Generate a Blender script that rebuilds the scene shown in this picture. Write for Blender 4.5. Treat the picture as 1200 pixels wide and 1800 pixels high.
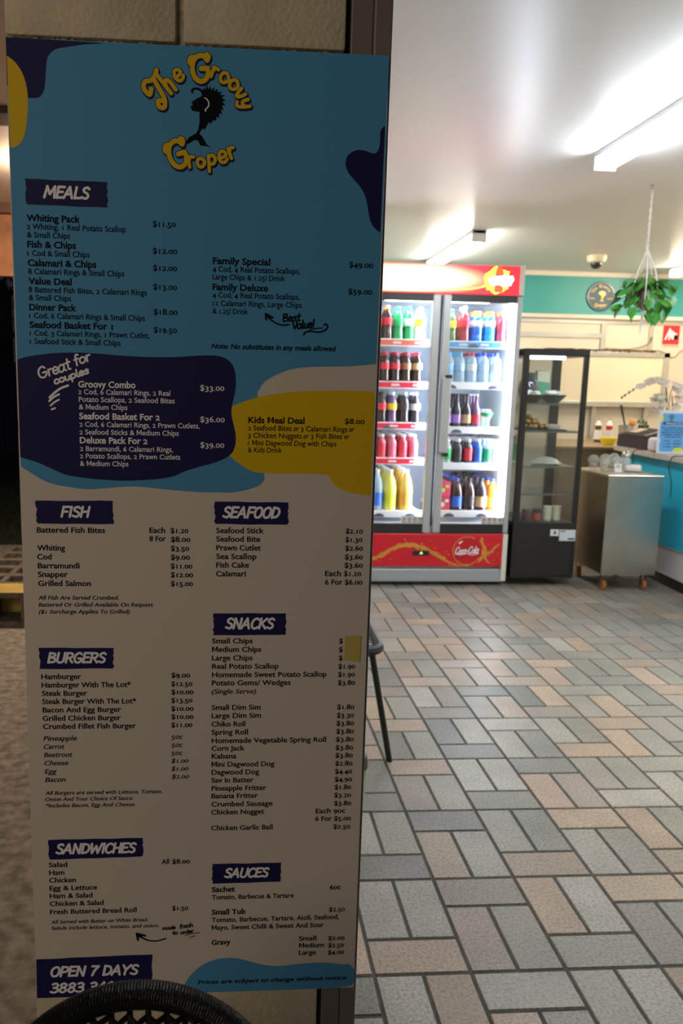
import bpy, bmesh, math, random
from mathutils import Vector, Matrix
from mathutils.geometry import tessellate_polygon

random.seed(7)
PI = math.pi
C = bpy.context.scene.collection
for _o in list(bpy.data.objects):
    bpy.data.objects.remove(_o)

# ------------------------------------------------------------------ camera
CAM_Z = 1.2942
YAW, PITCH, ROLL = 0.0678, 0.1527, 0.0198
fw = Vector((math.sin(YAW)*math.cos(PITCH), math.cos(YAW)*math.cos(PITCH), -math.sin(PITCH)))
rt = Vector((math.cos(YAW), -math.sin(YAW), 0))
up = rt.cross(fw)
r2 = math.cos(ROLL)*rt + math.sin(ROLL)*up
u2 = -math.sin(ROLL)*rt + math.cos(ROLL)*up
cd = bpy.data.cameras.new('camera')
cam = bpy.data.objects.new('camera', cd)
C.objects.link(cam)
M = Matrix((r2, u2, -fw)).transposed().to_4x4()
M.translation = Vector((0, 0, CAM_Z))
cam.matrix_world = M
cd.sensor_fit = 'VERTICAL'
cd.sensor_height = 36.0
cd.sensor_width = 24.0
cd.lens = 1347.25*36/1800
cd.shift_x = (600-494.32)/1800
cd.shift_y = -(900-885.28)/1800
cd.clip_start = 0.02
cd.dof.use_dof = True
cd.dof.focus_distance = 1.34
cd.dof.aperture_fstop = 6.0
bpy.context.scene.camera = cam

# ------------------------------------------------------------------ view, world, unseen outdoor light
sc = bpy.context.scene
sc.view_settings.view_transform = 'Standard'
sc.view_settings.look = 'None'
sc.view_settings.exposure = 0.0
sc.view_settings.gamma = 1.0
sc.view_settings.use_curve_mapping = False
sc.cycles.transparent_max_bounces = 40
w = bpy.data.worlds.new('night')
sc.world = w
w.use_nodes = True
w.node_tree.nodes['Background'].inputs[0].default_value = (0.62, 0.72, 1.0, 1)
w.node_tree.nodes['Background'].inputs[1].default_value = 0.02
OUTDOOR_POWER = 47
TUBE_COOL, TUBE_WARM = 68.0, 60.0
FRIDGE_TUBE = 64.0
HEADER_GLOW = 4.0
EAVE_LAMP = 300.0
sl = bpy.data.lights.new('outdoor_light', 'AREA')  # unseen lamp assumed outside at front left, lighting the menu board
sl.shape = 'DISK'
sl.size = 1.8
sl.energy = OUTDOOR_POWER
sl.color = (1.0, 0.84, 0.66)
slo = bpy.data.objects.new('outdoor_light', sl)
C.objects.link(slo)
slo.location = (-2.6, -1.9, 2.5)
slo.rotation_euler = (Vector((-0.1, 1.3, 0.9))-Vector(slo.location)).to_track_quat('-Z', 'Y').to_euler()

# ------------------------------------------------------------------ materials
MATS = {}
def mat(name, col, rough=0.5, metal=0.0, spec=0.5, noise=0.0, nscale=20.0, bump=0.0, bscale=60.0, emit=None, estr=0.0,
        col2=None, coat=0.0, trans=0.0):
    if name in MATS:
        return MATS[name]
    m = bpy.data.materials.new(name)
    m.use_nodes = True
    nt = m.node_tree
    b = nt.nodes['Principled BSDF']
    b.inputs['Base Color'].default_value = (*col, 1)
    b.inputs['Roughness'].default_value = rough
    b.inputs['Metallic'].default_value = metal
    b.inputs['Specular IOR Level'].default_value = spec
    b.inputs['Coat Weight'].default_value = coat
    b.inputs['Transmission Weight'].default_value = trans
    tc = nt.nodes.new('ShaderNodeTexCoord')
    if noise > 0 or col2:
        n = nt.nodes.new('ShaderNodeTexNoise')
        n.inputs['Scale'].default_value = nscale
        n.inputs['Detail'].default_value = 6
        nt.links.new(tc.outputs['Object'], n.inputs['Vector'])
        r = nt.nodes.new('ShaderNodeValToRGB')
        c2 = col2 or tuple(max(0, c*(1-noise)) for c in col)
        r.color_ramp.elements[0].position = 0.35
        r.color_ramp.elements[1].position = 0.65
        r.color_ramp.elements[0].color = (*c2, 1)
        r.color_ramp.elements[1].color = (*col, 1)
        nt.links.new(n.outputs['Fac'], r.inputs['Fac'])
        nt.links.new(r.outputs['Color'], b.inputs['Base Color'])
    if bump > 0:
        n2 = nt.nodes.new('ShaderNodeTexNoise')
        n2.inputs['Scale'].default_value = bscale
        n2.inputs['Detail'].default_value = 5
        nt.links.new(tc.outputs['Object'], n2.inputs['Vector'])
        bp = nt.nodes.new('ShaderNodeBump')
        bp.inputs['Strength'].default_value = bump
        bp.inputs['Distance'].default_value = 0.004
        nt.links.new(n2.outputs['Fac'], bp.inputs['Height'])
        nt.links.new(bp.outputs['Normal'], b.inputs['Normal'])
    if emit:
        b.inputs['Emission Color'].default_value = (*emit, 1)
        b.inputs['Emission Strength'].default_value = estr
    MATS[name] = m
    return m

def glass(name, tint=(1, 1, 1), refl=0.12, haze=None, hz=0.0):
    """thin clear pane: mostly see-through, a little mirror"""
    if name in MATS:
        return MATS[name]
    m = bpy.data.materials.new(name)
    m.use_nodes = True
    nt = m.node_tree
    nt.nodes.clear()
    out = nt.nodes.new('ShaderNodeOutputMaterial')
    tr = nt.nodes.new('ShaderNodeBsdfTransparent')
    tr.inputs[0].default_value = (*tint, 1)
    gl = nt.nodes.new('ShaderNodeBsdfGlossy')
    gl.inputs['Roughness'].default_value = 0.03
    lw = nt.nodes.new('ShaderNodeFresnel')
    lw.inputs['IOR'].default_value = 1.45
    mx = nt.nodes.new('ShaderNodeMixShader')
    ge = nt.nodes.new('ShaderNodeNewGeometry')
    inv = nt.nodes.new('ShaderNodeMath')
    inv.operation = 'SUBTRACT'
    inv.inputs[0].default_value = 1.0
    nt.links.new(ge.outputs['Backfacing'], inv.inputs[1])
    fm = nt.nodes.new('ShaderNodeMath')
    fm.operation = 'MULTIPLY'
    nt.links.new(lw.outputs[0], fm.inputs[0])
    nt.links.new(inv.outputs[0], fm.inputs[1])
    nt.links.new(fm.outputs[0], mx.inputs[0])
    nt.links.new(tr.outputs[0], mx.inputs[1])
    nt.links.new(gl.outputs[0], mx.inputs[2])
    last = mx
    if haze:
        df = nt.nodes.new('ShaderNodeBsdfDiffuse')
        df.inputs[0].default_value = (*haze, 1)
        m2 = nt.nodes.new('ShaderNodeMixShader')
        m2.inputs[0].default_value = hz
        nt.links.new(mx.outputs[0], m2.inputs[1])
        nt.links.new(df.outputs[0], m2.inputs[2])
        last = m2
    nt.links.new(last.outputs[0], out.inputs[0])
    MATS[name] = m
    return m

def emitter(name, col, strength):
    if name in MATS:
        return MATS[name]
    m = bpy.data.materials.new(name)
    m.use_nodes = True
    b = m.node_tree.nodes['Principled BSDF']
    b.inputs['Base Color'].default_value = (0.8, 0.8, 0.8, 1)
    b.inputs['Emission Color'].default_value = (*col, 1)
    b.inputs['Emission Strength'].default_value = strength
    MATS[name] = m
    return m

# ------------------------------------------------------------------ mesh helpers
class MB:
    def __init__(s):
        s.bm = bmesh.new()
        s.mi = 0
    def _new(s, before):
        for f in s.bm.faces:
            if f not in before:
                f.material_index = s.mi
    def box(s, c, size, bev=0.0, rot=None, seg=2):
        old = set(s.bm.faces)
        ret = bmesh.ops.create_cube(s.bm, size=1.0)
        vs = ret['verts']
        bmesh.ops.scale(s.bm, vec=size, verts=vs)
        if bev > 0:
            es = list({e for v in vs for e in v.link_edges})
            r = bmesh.ops.bevel(s.bm, geom=es, offset=min(bev, min(size)*0.49), segments=seg, affect='EDGES', profile=0.5)
            vs = list({v for f in s.bm.faces if f not in old for v in f.verts})
        if rot is not None:
            bmesh.ops.rotate(s.bm, cent=(0, 0, 0), matrix=rot, verts=vs)
        bmesh.ops.translate(s.bm, vec=c, verts=vs)
        s._new(old)
        return s
    def bb(s, x0, x1, y0, y1, z0, z1, bev=0.0):
        return s.box(((x0+x1)/2, (y0+y1)/2, (z0+z1)/2), (x1-x0, y1-y0, z1-z0), bev)
    def lathe(s, prof, c=(0, 0, 0), seg=24, rot=None, cap=True):
        old = set(s.bm.faces)
        rings = []
        allv = []
        for r, z in prof:
            if r < 1e-6:
                v = [s.bm.verts.new((0, 0, z))]
            else:
                v = [s.bm.verts.new((r*math.cos(2*PI*k/seg), r*math.sin(2*PI*k/seg), z)) for k in range(seg)]
            rings.append(v)
            allv += v
        for a, b in zip(rings, rings[1:]):
            for k in range(seg):
                k2 = (k+1) % seg
                if len(a) == 1 and len(b) == 1:
                    continue
                if len(a) == 1:
                    s.bm.faces.new((a[0], b[k2], b[k]))
                elif len(b) == 1:
                    s.bm.faces.new((a[k], a[k2], b[0]))
                else:
                    s.bm.faces.new((a[k], a[k2], b[k2], b[k]))
        if rot is not None:
            bmesh.ops.rotate(s.bm, cent=(0, 0, 0), matrix=rot, verts=allv)
        bmesh.ops.translate(s.bm, vec=c, verts=allv)
        s._new(old)
        return s
    def tube(s, pts, r, seg=8, closed=False, caps=True):
        old = set(s.bm.faces)
        pts = [Vector(p) for p in pts]
        n = len(pts)
        rs = r if isinstance(r, (list, tuple)) else [r]*n
        rings = []
        prevn = None
        for i, p in enumerate(pts):
            if closed:
                d = pts[(i+1) % n]-pts[i-1]
            else:
                d = pts[min(i+1, n-1)]-pts[max(i-1, 0)]
            d.normalize()
            if prevn is None:
                a = Vector((0, 0, 1)) if abs(d.z) < 0.9 else Vector((1, 0, 0))
                nn = d.cross(a).normalized()
            else:
                nn = (prevn - d*prevn.dot(d))
                nn = nn.normalized() if nn.length > 1e-6 else prevn
            prevn = nn
            b = d.cross(nn)
            rings.append([s.bm.verts.new(p + rs[i]*(math.cos(2*PI*k/seg)*nn + math.sin(2*PI*k/seg)*b)) for k in range(seg)])
        for i in range(n if closed else n-1):
            a, b = rings[i], rings[(i+1) % n]
            for k in range(seg):
                k2 = (k+1) % seg
                s.bm.faces.new((a[k], a[k2], b[k2], b[k]))
        if caps and not closed:
            s.bm.faces.new(rings[0][::-1])
            s.bm.faces.new(rings[-1])
        s._new(old)
        return s
    def poly(s, pts, thick=None):
        """flat polygon, optionally pushed along a vector into a solid"""
        old = set(s.bm.faces)
        pts = [Vector(p) for p in pts]
        tris = tessellate_polygon([pts])
        vs = [s.bm.verts.new(p) for p in pts]
        for t in tris:
            try:
                s.bm.faces.new([vs[i] for i in t])
            except ValueError:
                pass
        if thick is not None:
            th = Vector(thick)
            v2 = [s.bm.verts.new(p+th) for p in pts]
            for t in tris:
                try:
                    s.bm.faces.new([v2[i] for i in reversed(t)])
                except ValueError:
                    pass
            n = len(vs)
            for i in range(n):
                s.bm.faces.new((vs[i], vs[(i+1) % n], v2[(i+1) % n], v2[i]))
        s._new(old)
        return s
    def mesh(s, name, mats, smooth=False, fix=True):
        if fix:
            bmesh.ops.recalc_face_normals(s.bm, faces=s.bm.faces)
        me = bpy.data.meshes.new(name)
        s.bm.to_mesh(me)
        s.bm.free()
        for m in (mats if isinstance(mats, (list, tuple)) else [mats]):
            me.materials.append(m)
        if smooth:
            for p in me.polygons:
                p.use_smooth = True
            try:
                me.set_sharp_from_angle(angle=math.radians(38))
            except Exception:
                pass
        return me
    def build(s, name, mats, parent=None, smooth=False, fix=True):
        o = bpy.data.objects.new(name, s.mesh(name, mats, smooth, fix))
        C.objects.link(o)
        if parent is not None:
            o.parent = parent
            if parent.type == 'EMPTY':
                o.matrix_parent_inverse = Matrix.Translation(-parent.location)
        return o

def tag(o, label=None, cat=None, group=None, kind=None):
    if label:
        o['label'] = label
    if cat:
        o['category'] = cat
    if group:
        o['group'] = group
    if kind:
        o['kind'] = kind
    return o

def thing(name, label, cat, loc, group=None):
    o = bpy.data.objects.new(name, None)
    C.objects.link(o)
    o.location = loc
    o.empty_display_size = 0.1
    return tag(o, label, cat, group)

def struct(name, mb, m, label=None, smooth=False, fix=True):
    o = mb.build(name, m, None, smooth, fix)
    return tag(o, label, None, None, 'structure')

def dup(o, loc, label=None, group=None):
    """a copy of a thing with its parts and sub-parts"""
    c = o.copy()
    C.objects.link(c)
    c.location = loc
    if label:
        c['label'] = label
    if group:
        c['group'] = group
    for ch in list(o.children):
        d = ch.copy()
        C.objects.link(d)
        d.parent = c
        for g in list(ch.children):
            e = g.copy()
            C.objects.link(e)
            e.parent = d
    return c

def RZ(a): return Matrix.Rotation(a, 3, 'Z')
def RX(a): return Matrix.Rotation(a, 3, 'X')
def RY(a): return Matrix.Rotation(a, 3, 'Y')

# ------------------------------------------------------------------ lettering
_G = {}
def glyph(ch, bold):
    """(verts, faces, advance) of one character of the built-in font, cap height 1"""
    k = (ch, bold)
    if k in _G:
        return _G[k]
    def grab(body):
        cu = bpy.data.curves.new('g', 'FONT')
        cu.body = body
        cu.resolution_u = 3
        cu.offset = bold
        ob = bpy.data.objects.new('g', cu)
        C.objects.link(ob)
        me = bpy.data.meshes.new_from_object(ob)
        vs = [(v.co.x, v.co.y) for v in me.vertices]
        fs = [tuple(p.vertices) for p in me.polygons]
        bpy.data.objects.remove(ob)
        bpy.data.curves.remove(cu)
        bpy.data.meshes.remove(me)
        return vs, fs
    if ch == 'M':                        # a clean M: one outline, stems as thick as the weight asks
        t = .115+bold*4.5
        W = .92
        P = [(0, 0), (0, 1), (t*1.15, 1), (W/2, .36), (W-t*1.15, 1), (W, 1), (W, 0), (W-t, 0), (W-t, .70), (W/2+.01, .10), (W/2-.01, .10), (t, .70), (t, 0)]
        P = [(x+.07, y) for x, y in P]
        _G[k] = (P, [tuple(q) for q in tessellate_polygon([[Vector((x, y, 0)) for x, y in P]])], W+.14)
        return _G[k]
    H = 0.73
    vs, fs = grab(ch) if ch != ' ' else ([], [])
    a = max(v[0] for v in grab(ch+'|')[0])
    b = max(v[0] for v in grab('|')[0])
    _G[k] = ([(x/H, y/H) for x, y in vs], fs, (a-b)/H)
    return _G[k]

LOW_DIGITS = '34579'
SMALL_DIGITS = '012'
def text2d(s, bold=0.0, oldstyle=True, shear=0.0, track=0.0):
    V, F, x = [], [], 0.0
    for ch in s:
        vs, fs, adv = glyph(ch, bold)
        o = len(V)
        for px, py in vs:
            if oldstyle and ch in SMALL_DIGITS:
                py *= 0.77
            elif oldstyle and ch in LOW_DIGITS:
                py = py*0.97-0.2
            elif oldstyle and ch.islower():
                py *= 1.10
            V.append((x+px+shear*py, py))
        F += [tuple(i+o for i in f) for f in fs]
        x += adv+track
    return V, F, x

def lay_text(bm, s, u, v, width, cap, place, bold=0.0, oldstyle=True, shear=0.0, mi=0, rise=0.0):
    V, F, _ = text2d(s, bold, oldstyle, shear)
    if not V:
        return
    x0 = min(p[0] for p in V)
    x1 = max(p[0] for p in V)
    k = width/(x1-x0) if width else cap
    vs = [bm.verts.new(place(u+(p[0]-x0)*k, v+p[1]*cap+rise*(p[0]-x0)*k)) for p in V]
    for f in F:
        try:
            fc = bm.faces.new([vs[i] for i in f])
            fc.material_index = mi
        except ValueError:
            pass

_ST = [0, 4e-6]
def strokes_from(step):
    """start a new set of strokes; each later stroke lies a hair above the one before, like layers of paint"""
    _ST[0], _ST[1] = 0, step

def disc_dot(bm, x, y, h, place, mi=0, n=12):
    _ST[0] += 1
    vs = [bm.verts.new(place(x+h*math.cos(k*2*PI/n), y+h*math.sin(k*2*PI/n))) for k in range(n)]
    for v in vs:
        v.co.y -= _ST[0]*_ST[1]
    bm.faces.new(vs).material_index = mi

def ribbon(bm, pts, wd, place, mi=0):
    """a brush stroke: flat band with round ends"""
    n = len(pts)
    L, R = [], []
    _ST[0] += 1
    for i, (x, y) in enumerate(pts):
        a = pts[max(i-1, 0)]
        b = pts[min(i+1, n-1)]
        dx, dy = b[0]-a[0], b[1]-a[1]
        l = math.hypot(dx, dy) or 1
        h = wd/2
        L.append(bm.verts.new(place(x-dy/l*h, y+dx/l*h)))
        R.append(bm.verts.new(place(x+dy/l*h, y-dx/l*h)))
    for i in range(n):
        for v in (L[i], R[i]):
            v.co.y -= (_ST[0]+i/n)*_ST[1]
    for i in range(n-1):
        bm.faces.new((L[i], L[i+1], R[i+1], R[i])).material_index = mi
    for x, y in (pts[0], pts[-1]):
        disc_dot(bm, x, y, wd/2*.99, place, mi, 10)

def smooth_line(pts, n=5):
    out = []
    P = [pts[0]]+list(pts)+[pts[-1]]
    for i in range(1, len(P)-2):
        p0, p1, p2, p3 = P[i-1], P[i], P[i+1], P[i+2]
        for k in range(n):
            t = k/n
            out.append(tuple(0.5*((2*b)+(-a+c)*t+(2*a-5*b+4*c-d)*t*t+(-a+3*b-3*c+d)*t**3) for a, b, c, d in zip(p0, p1, p2, p3)))
    out.append(tuple(pts[-1]))
    return out

# hand-drawn letters, x height 0.6, capital height 1: (advance, strokes)
HAND = {
 'G': (0.85, [[(.7, .82), (.5, 1), (.2, .85), (.08, .5), (.2, .12), (.5, .02), (.72, .2), (.74, .45), (.45, .45)]]),
 'B': (0.7, [[(.12, 0), (.12, 1)], [(.12, 1), (.5, .95), (.52, .68), (.15, .53), (.6, .4), (.58, .08), (.12, 0)]]),
 'V': (0.65, [[(.02, 1), (.28, 0), (.62, 1)]]),
 'C': (0.8, [[(.72, .85), (.5, 1), (.2, .85), (.05, .5), (.15, .1), (.45, 0), (.75, .2)]]),
 'r': (0.42, [[(.1, .58), (.1, 0)], [(.1, .35), (.22, .55), (.4, .55)]]),
 'e': (0.55, [[(.08, .3), (.46, .34), (.42, .55), (.22, .6), (.06, .35), (.12, .06), (.34, 0), (.5, .12)]]),
 'a': (0.66, [[(.5, .52), (.28, .62), (.05, .42), (.06, .1), (.26, -.02), (.48, .2)], [(.52, .6), (.5, .12), (.64, 0)]]),
 't': (0.42, [[(.22, .95), (.2, .1), (.36, .02)], [(.02, .62), (.42, .66)]]),
 'f': (0.42, [[(.42, .92), (.28, 1), (.18, .8), (.16, -.05)], [(.02, .55), (.36, .58)]]),
 'o': (0.58, [[(.3, .6), (.08, .45), (.08, .12), (.28, 0), (.5, .15), (.5, .45), (.3, .6)]]),
 'c': (0.52, [[(.46, .48), (.28, .6), (.08, .4), (.1, .1), (.3, 0), (.48, .12)]]),
 'u': (0.58, [[(.08, .58), (.1, .1), (.28, 0), (.46, .2), (.48, .58), (.48, .1), (.56, 0)]]),
 'p': (0.58, [[(.1, .58), (.1, -.4)], [(.1, .45), (.3, .6), (.5, .4), (.46, .1), (.25, 0), (.1, .12)]]),
 'l': (0.3, [[(.12, 1), (.1, .15), (.26, 0)]]),
 's': (0.5, [[(.42, .52), (.24, .6), (.1, .45), (.38, .25), (.3, .02), (.06, .06)]]),
 'm': (0.85, [[(.08, .58), (.08, 0)], [(.08, .42), (.24, .6), (.4, .45), (.4, 0)], [(.4, .42), (.56, .6), (.72, .45), (.74, 0)]]),
 'd': (0.6, [[(.46, .45), (.28, .58), (.08, .38), (.1, .08), (.3, 0), (.46, .2)], [(.48, 1), (.48, 0)]]),
 'h': (0.6, [[(.1, 1), (.1, 0)], [(.1, .4), (.28, .58), (.46, .45), (.48, 0)]]),
 '!': (0.3, [[(.2, 1), (.14, .3)], [(.12, .06), (.13, .02)]]),
 '-': (0.45, [[(.05, .34), (.4, .36)]]),
 'k': (0.55, [[(.1, 1), (.1, 0)], [(.45, .6), (.12, .3), (.5, 0)]]),
}
def hand_text(bm, s, u, v, h, width, rot, place, wd, shear=0.12, mi=0):
    tot = sum(HAND[c][0] for c in s)
    k = width/tot
    x = 0.0
    ca, sa = math.cos(math.radians(rot)), math.sin(math.radians(rot))
    for c in s:
        adv, strokes = HAND[c]
        for st in strokes:
            q = []
            for a, b in smooth_line(st, 5):
                X = (x+a)*k+shear*b*h
                Y = b*h
                q.append((u+X*ca-Y*sa, v+X*sa+Y*ca))
            ribbon(bm, q, wd, place, mi)
        x += adv

# brush capitals for the headings, height 1
CAPS = {
 'A': (.72, [[(.02, 0), (.34, 1)], [(.34, 1), (.62, 0)], [(.16, .34), (.52, .36)]]),
 'B': (.66, [[(.1, 0), (.1, 1)], [(.1, .97), (.46, .92), (.48, .66), (.14, .53)], [(.14, .53), (.54, .42), (.54, .1), (.1, .02)]]),
 'C': (.62, [[(.56, .84), (.4, .99), (.16, .84), (.07, .45), (.18, .08), (.38, .0), (.58, .14)]]),
 'D': (.68, [[(.1, 0), (.1, 1)], [(.1, .98), (.46, .88), (.6, .5), (.46, .12), (.1, .02)]]),
 'E': (.58, [[(.1, 0), (.1, 1)], [(.1, .97), (.54, .98)], [(.1, .52), (.46, .54)], [(.1, .03), (.54, .04)]]),
 'F': (.55, [[(.1, 0), (.1, 1)], [(.1, .97), (.54, .98)], [(.1, .5), (.44, .52)]]),
 'G': (.68, [[(.56, .84), (.4, .99), (.16, .84), (.07, .45), (.18, .08), (.4, .0), (.58, .14), (.58, .42)], [(.58, .42), (.36, .42)]]),
 'H': (.68, [[(.1, 0), (.1, 1)], [(.58, 0), (.58, 1)], [(.1, .5), (.58, .53)]]),
 'I': (.26, [[(.13, 0), (.13, 1)]]),
 'K': (.64, [[(.1, 0), (.1, 1)], [(.56, .98), (.14, .46)], [(.22, .54), (.58, 0)]]),
 'L': (.54, [[(.1, 1), (.1, 0)], [(.1, .03), (.52, .04)]]),
 'M': (.86, [[(.06, 0), (.14, 1)], [(.14, 1), (.42, .3)], [(.42, .3), (.70, 1)], [(.70, 1), (.78, 0)]]),
 'N': (.70, [[(.1, 0), (.1, 1)], [(.1, 1), (.56, .0)], [(.58, 0), (.58, 1)]]),
 'O': (.70, [[(.36, .99), (.14, .82), (.07, .45), (.18, .08), (.36, .01), (.54, .12), (.62, .52), (.54, .88), (.36, .99)]]),
 'P': (.60, [[(.1, 0), (.1, 1)], [(.1, .97), (.46, .93), (.54, .7), (.44, .48), (.12, .42)]]),
 'R': (.64, [[(.1, 0), (.1, 1)], [(.1, .97), (.46, .93), (.52, .7), (.42, .52), (.12, .46)], [(.28, .48), (.58, 0)]]),
 'S': (.58, [[(.50, .86), (.34, .99), (.12, .86), (.16, .62), (.42, .44), (.50, .2), (.34, .01), (.06, .12)]]),
 'U': (.68, [[(.1, 1), (.1, .25), (.22, .02), (.42, .02), (.56, .22), (.58, 1)]]),
 'W': (.94, [[(.06, 1), (.20, 0)], [(.20, 0), (.46, .76)], [(.46, .76), (.66, 0)], [(.66, 0), (.88, 1)]]),
 'Y': (.64, [[(.04, 1), (.30, .48)], [(.60, 1), (.30, .48), (.26, 0)]]),
 '7': (.58, [[(.06, .97), (.54, .97)], [(.54, .97), (.30, .5), (.2, 0)]]),
 '3': (.58, [[(.1, .9), (.32, .99), (.48, .8), (.40, .58), (.2, .53)], [(.2, .53), (.48, .44), (.50, .16), (.3, .01), (.06, .1)]]),
 '8': (.60, [[(.30, .99), (.12, .84), (.18, .62), (.44, .42), (.50, .18), (.30, .01), (.09, .18), (.16, .42), (.42, .62), (.48, .84), (.30, .99)]]),
 '4': (.62, [[(.40, 0), (.40, 1)], [(.40, 1), (.06, .34)], [(.06, .34), (.56, .34)]]),
 '0': (.62, [[(.31, .99), (.12, .8), (.08, .45), (.16, .1), (.31, .01), (.47, .12), (.54, .52), (.47, .86), (.31, .99)]]),
 ' ': (.34, []),
}
def caps_text(bm, s, u, v, width, h, place, wd, shear=.22, mi=0):
    tot = sum(CAPS[c][0] for c in s)
    k = (width-shear*h*.8)/tot
    x = 0.0
    for c in s:
        adv, strokes = CAPS[c]
        for st in strokes:
            q = smooth_line(st, 6) if len(st) > 2 else [st[0], tuple((a+b)/2 for a, b in zip(*st)), st[1]]
            ribbon(bm, [(u+(x+a)*k+shear*b*h, v+b*h) for a, b in q], wd, place, mi)
        x += adv

# fat rounded script for the logo, drawn as thick strokes; unit height 1
FAT = {
 'T': [[(.30, .72), (.10, .62), (.06, .86), (.26, 1.0), (.50, .92), (.78, .98), (.92, 1.06)], [(.62, .94), (.56, .55), (.50, .25), (.30, .06), (.14, .16), (.24, .32), (.42, .22)]],
 'h': [[(.2, 1.0), (.2, .0)], [(.2, .36), (.42, .6), (.62, .45), (.62, .0)]],
 'e': [[(.12, .42), (.72, .56), (.64, .92), (.34, .95), (.12, .5), (.26, .08), (.56, .04), (.78, .24)]],
 'G': [[(.90, .80), (.74, .96), (.48, .98), (.22, .84), (.10, .52), (.20, .18), (.48, .02), (.78, .10), (.92, .34), (.88, .50)], [(.90, .50), (.56, .50)], [(.30, .90), (.10, .92), (-.02, .80), (.02, .70)], [(.90, .80), (.98, .94), (.90, 1.02)]],
 'r': [[(.22, .95), (.22, .05)], [(.22, .55), (.42, .9), (.72, .86)]],
 'o': [[(.5, .92), (.18, .78), (.12, .35), (.4, .06), (.72, .2), (.84, .6), (.5, .92)]],
 'v': [[(.12, .92), (.28, .2), (.44, .08), (.62, .3), (.76, .92)]],
 'y': [[(.12, .95), (.18, .55), (.44, .48), (.66, .62)], [(.74, .97), (.66, .4), (.46, .06), (.12, .12)]],
 'p': [[(.22, .97), (.22, .0)], [(.22, .86), (.5, .98), (.74, .78), (.64, .5), (.36, .44), (.22, .56)]],
}

def petal_mat(name, col):
    """thin petals and leaves let some light through"""
    m = mat(name, col, .5, noise=.08, nscale=30)
    nt = m.node_tree
    out = nt.nodes['Material Output']
    tl = nt.nodes.new('ShaderNodeBsdfTranslucent')
    tl.inputs[0].default_value = (*col, 1)
    mx = nt.nodes.new('ShaderNodeMixShader')
    mx.inputs[0].default_value = .45
    nt.links.new(nt.nodes['Principled BSDF'].outputs[0], mx.inputs[1])
    nt.links.new(tl.outputs[0], mx.inputs[2])
    nt.links.new(mx.outputs[0], out.inputs[0])
    return m

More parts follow.
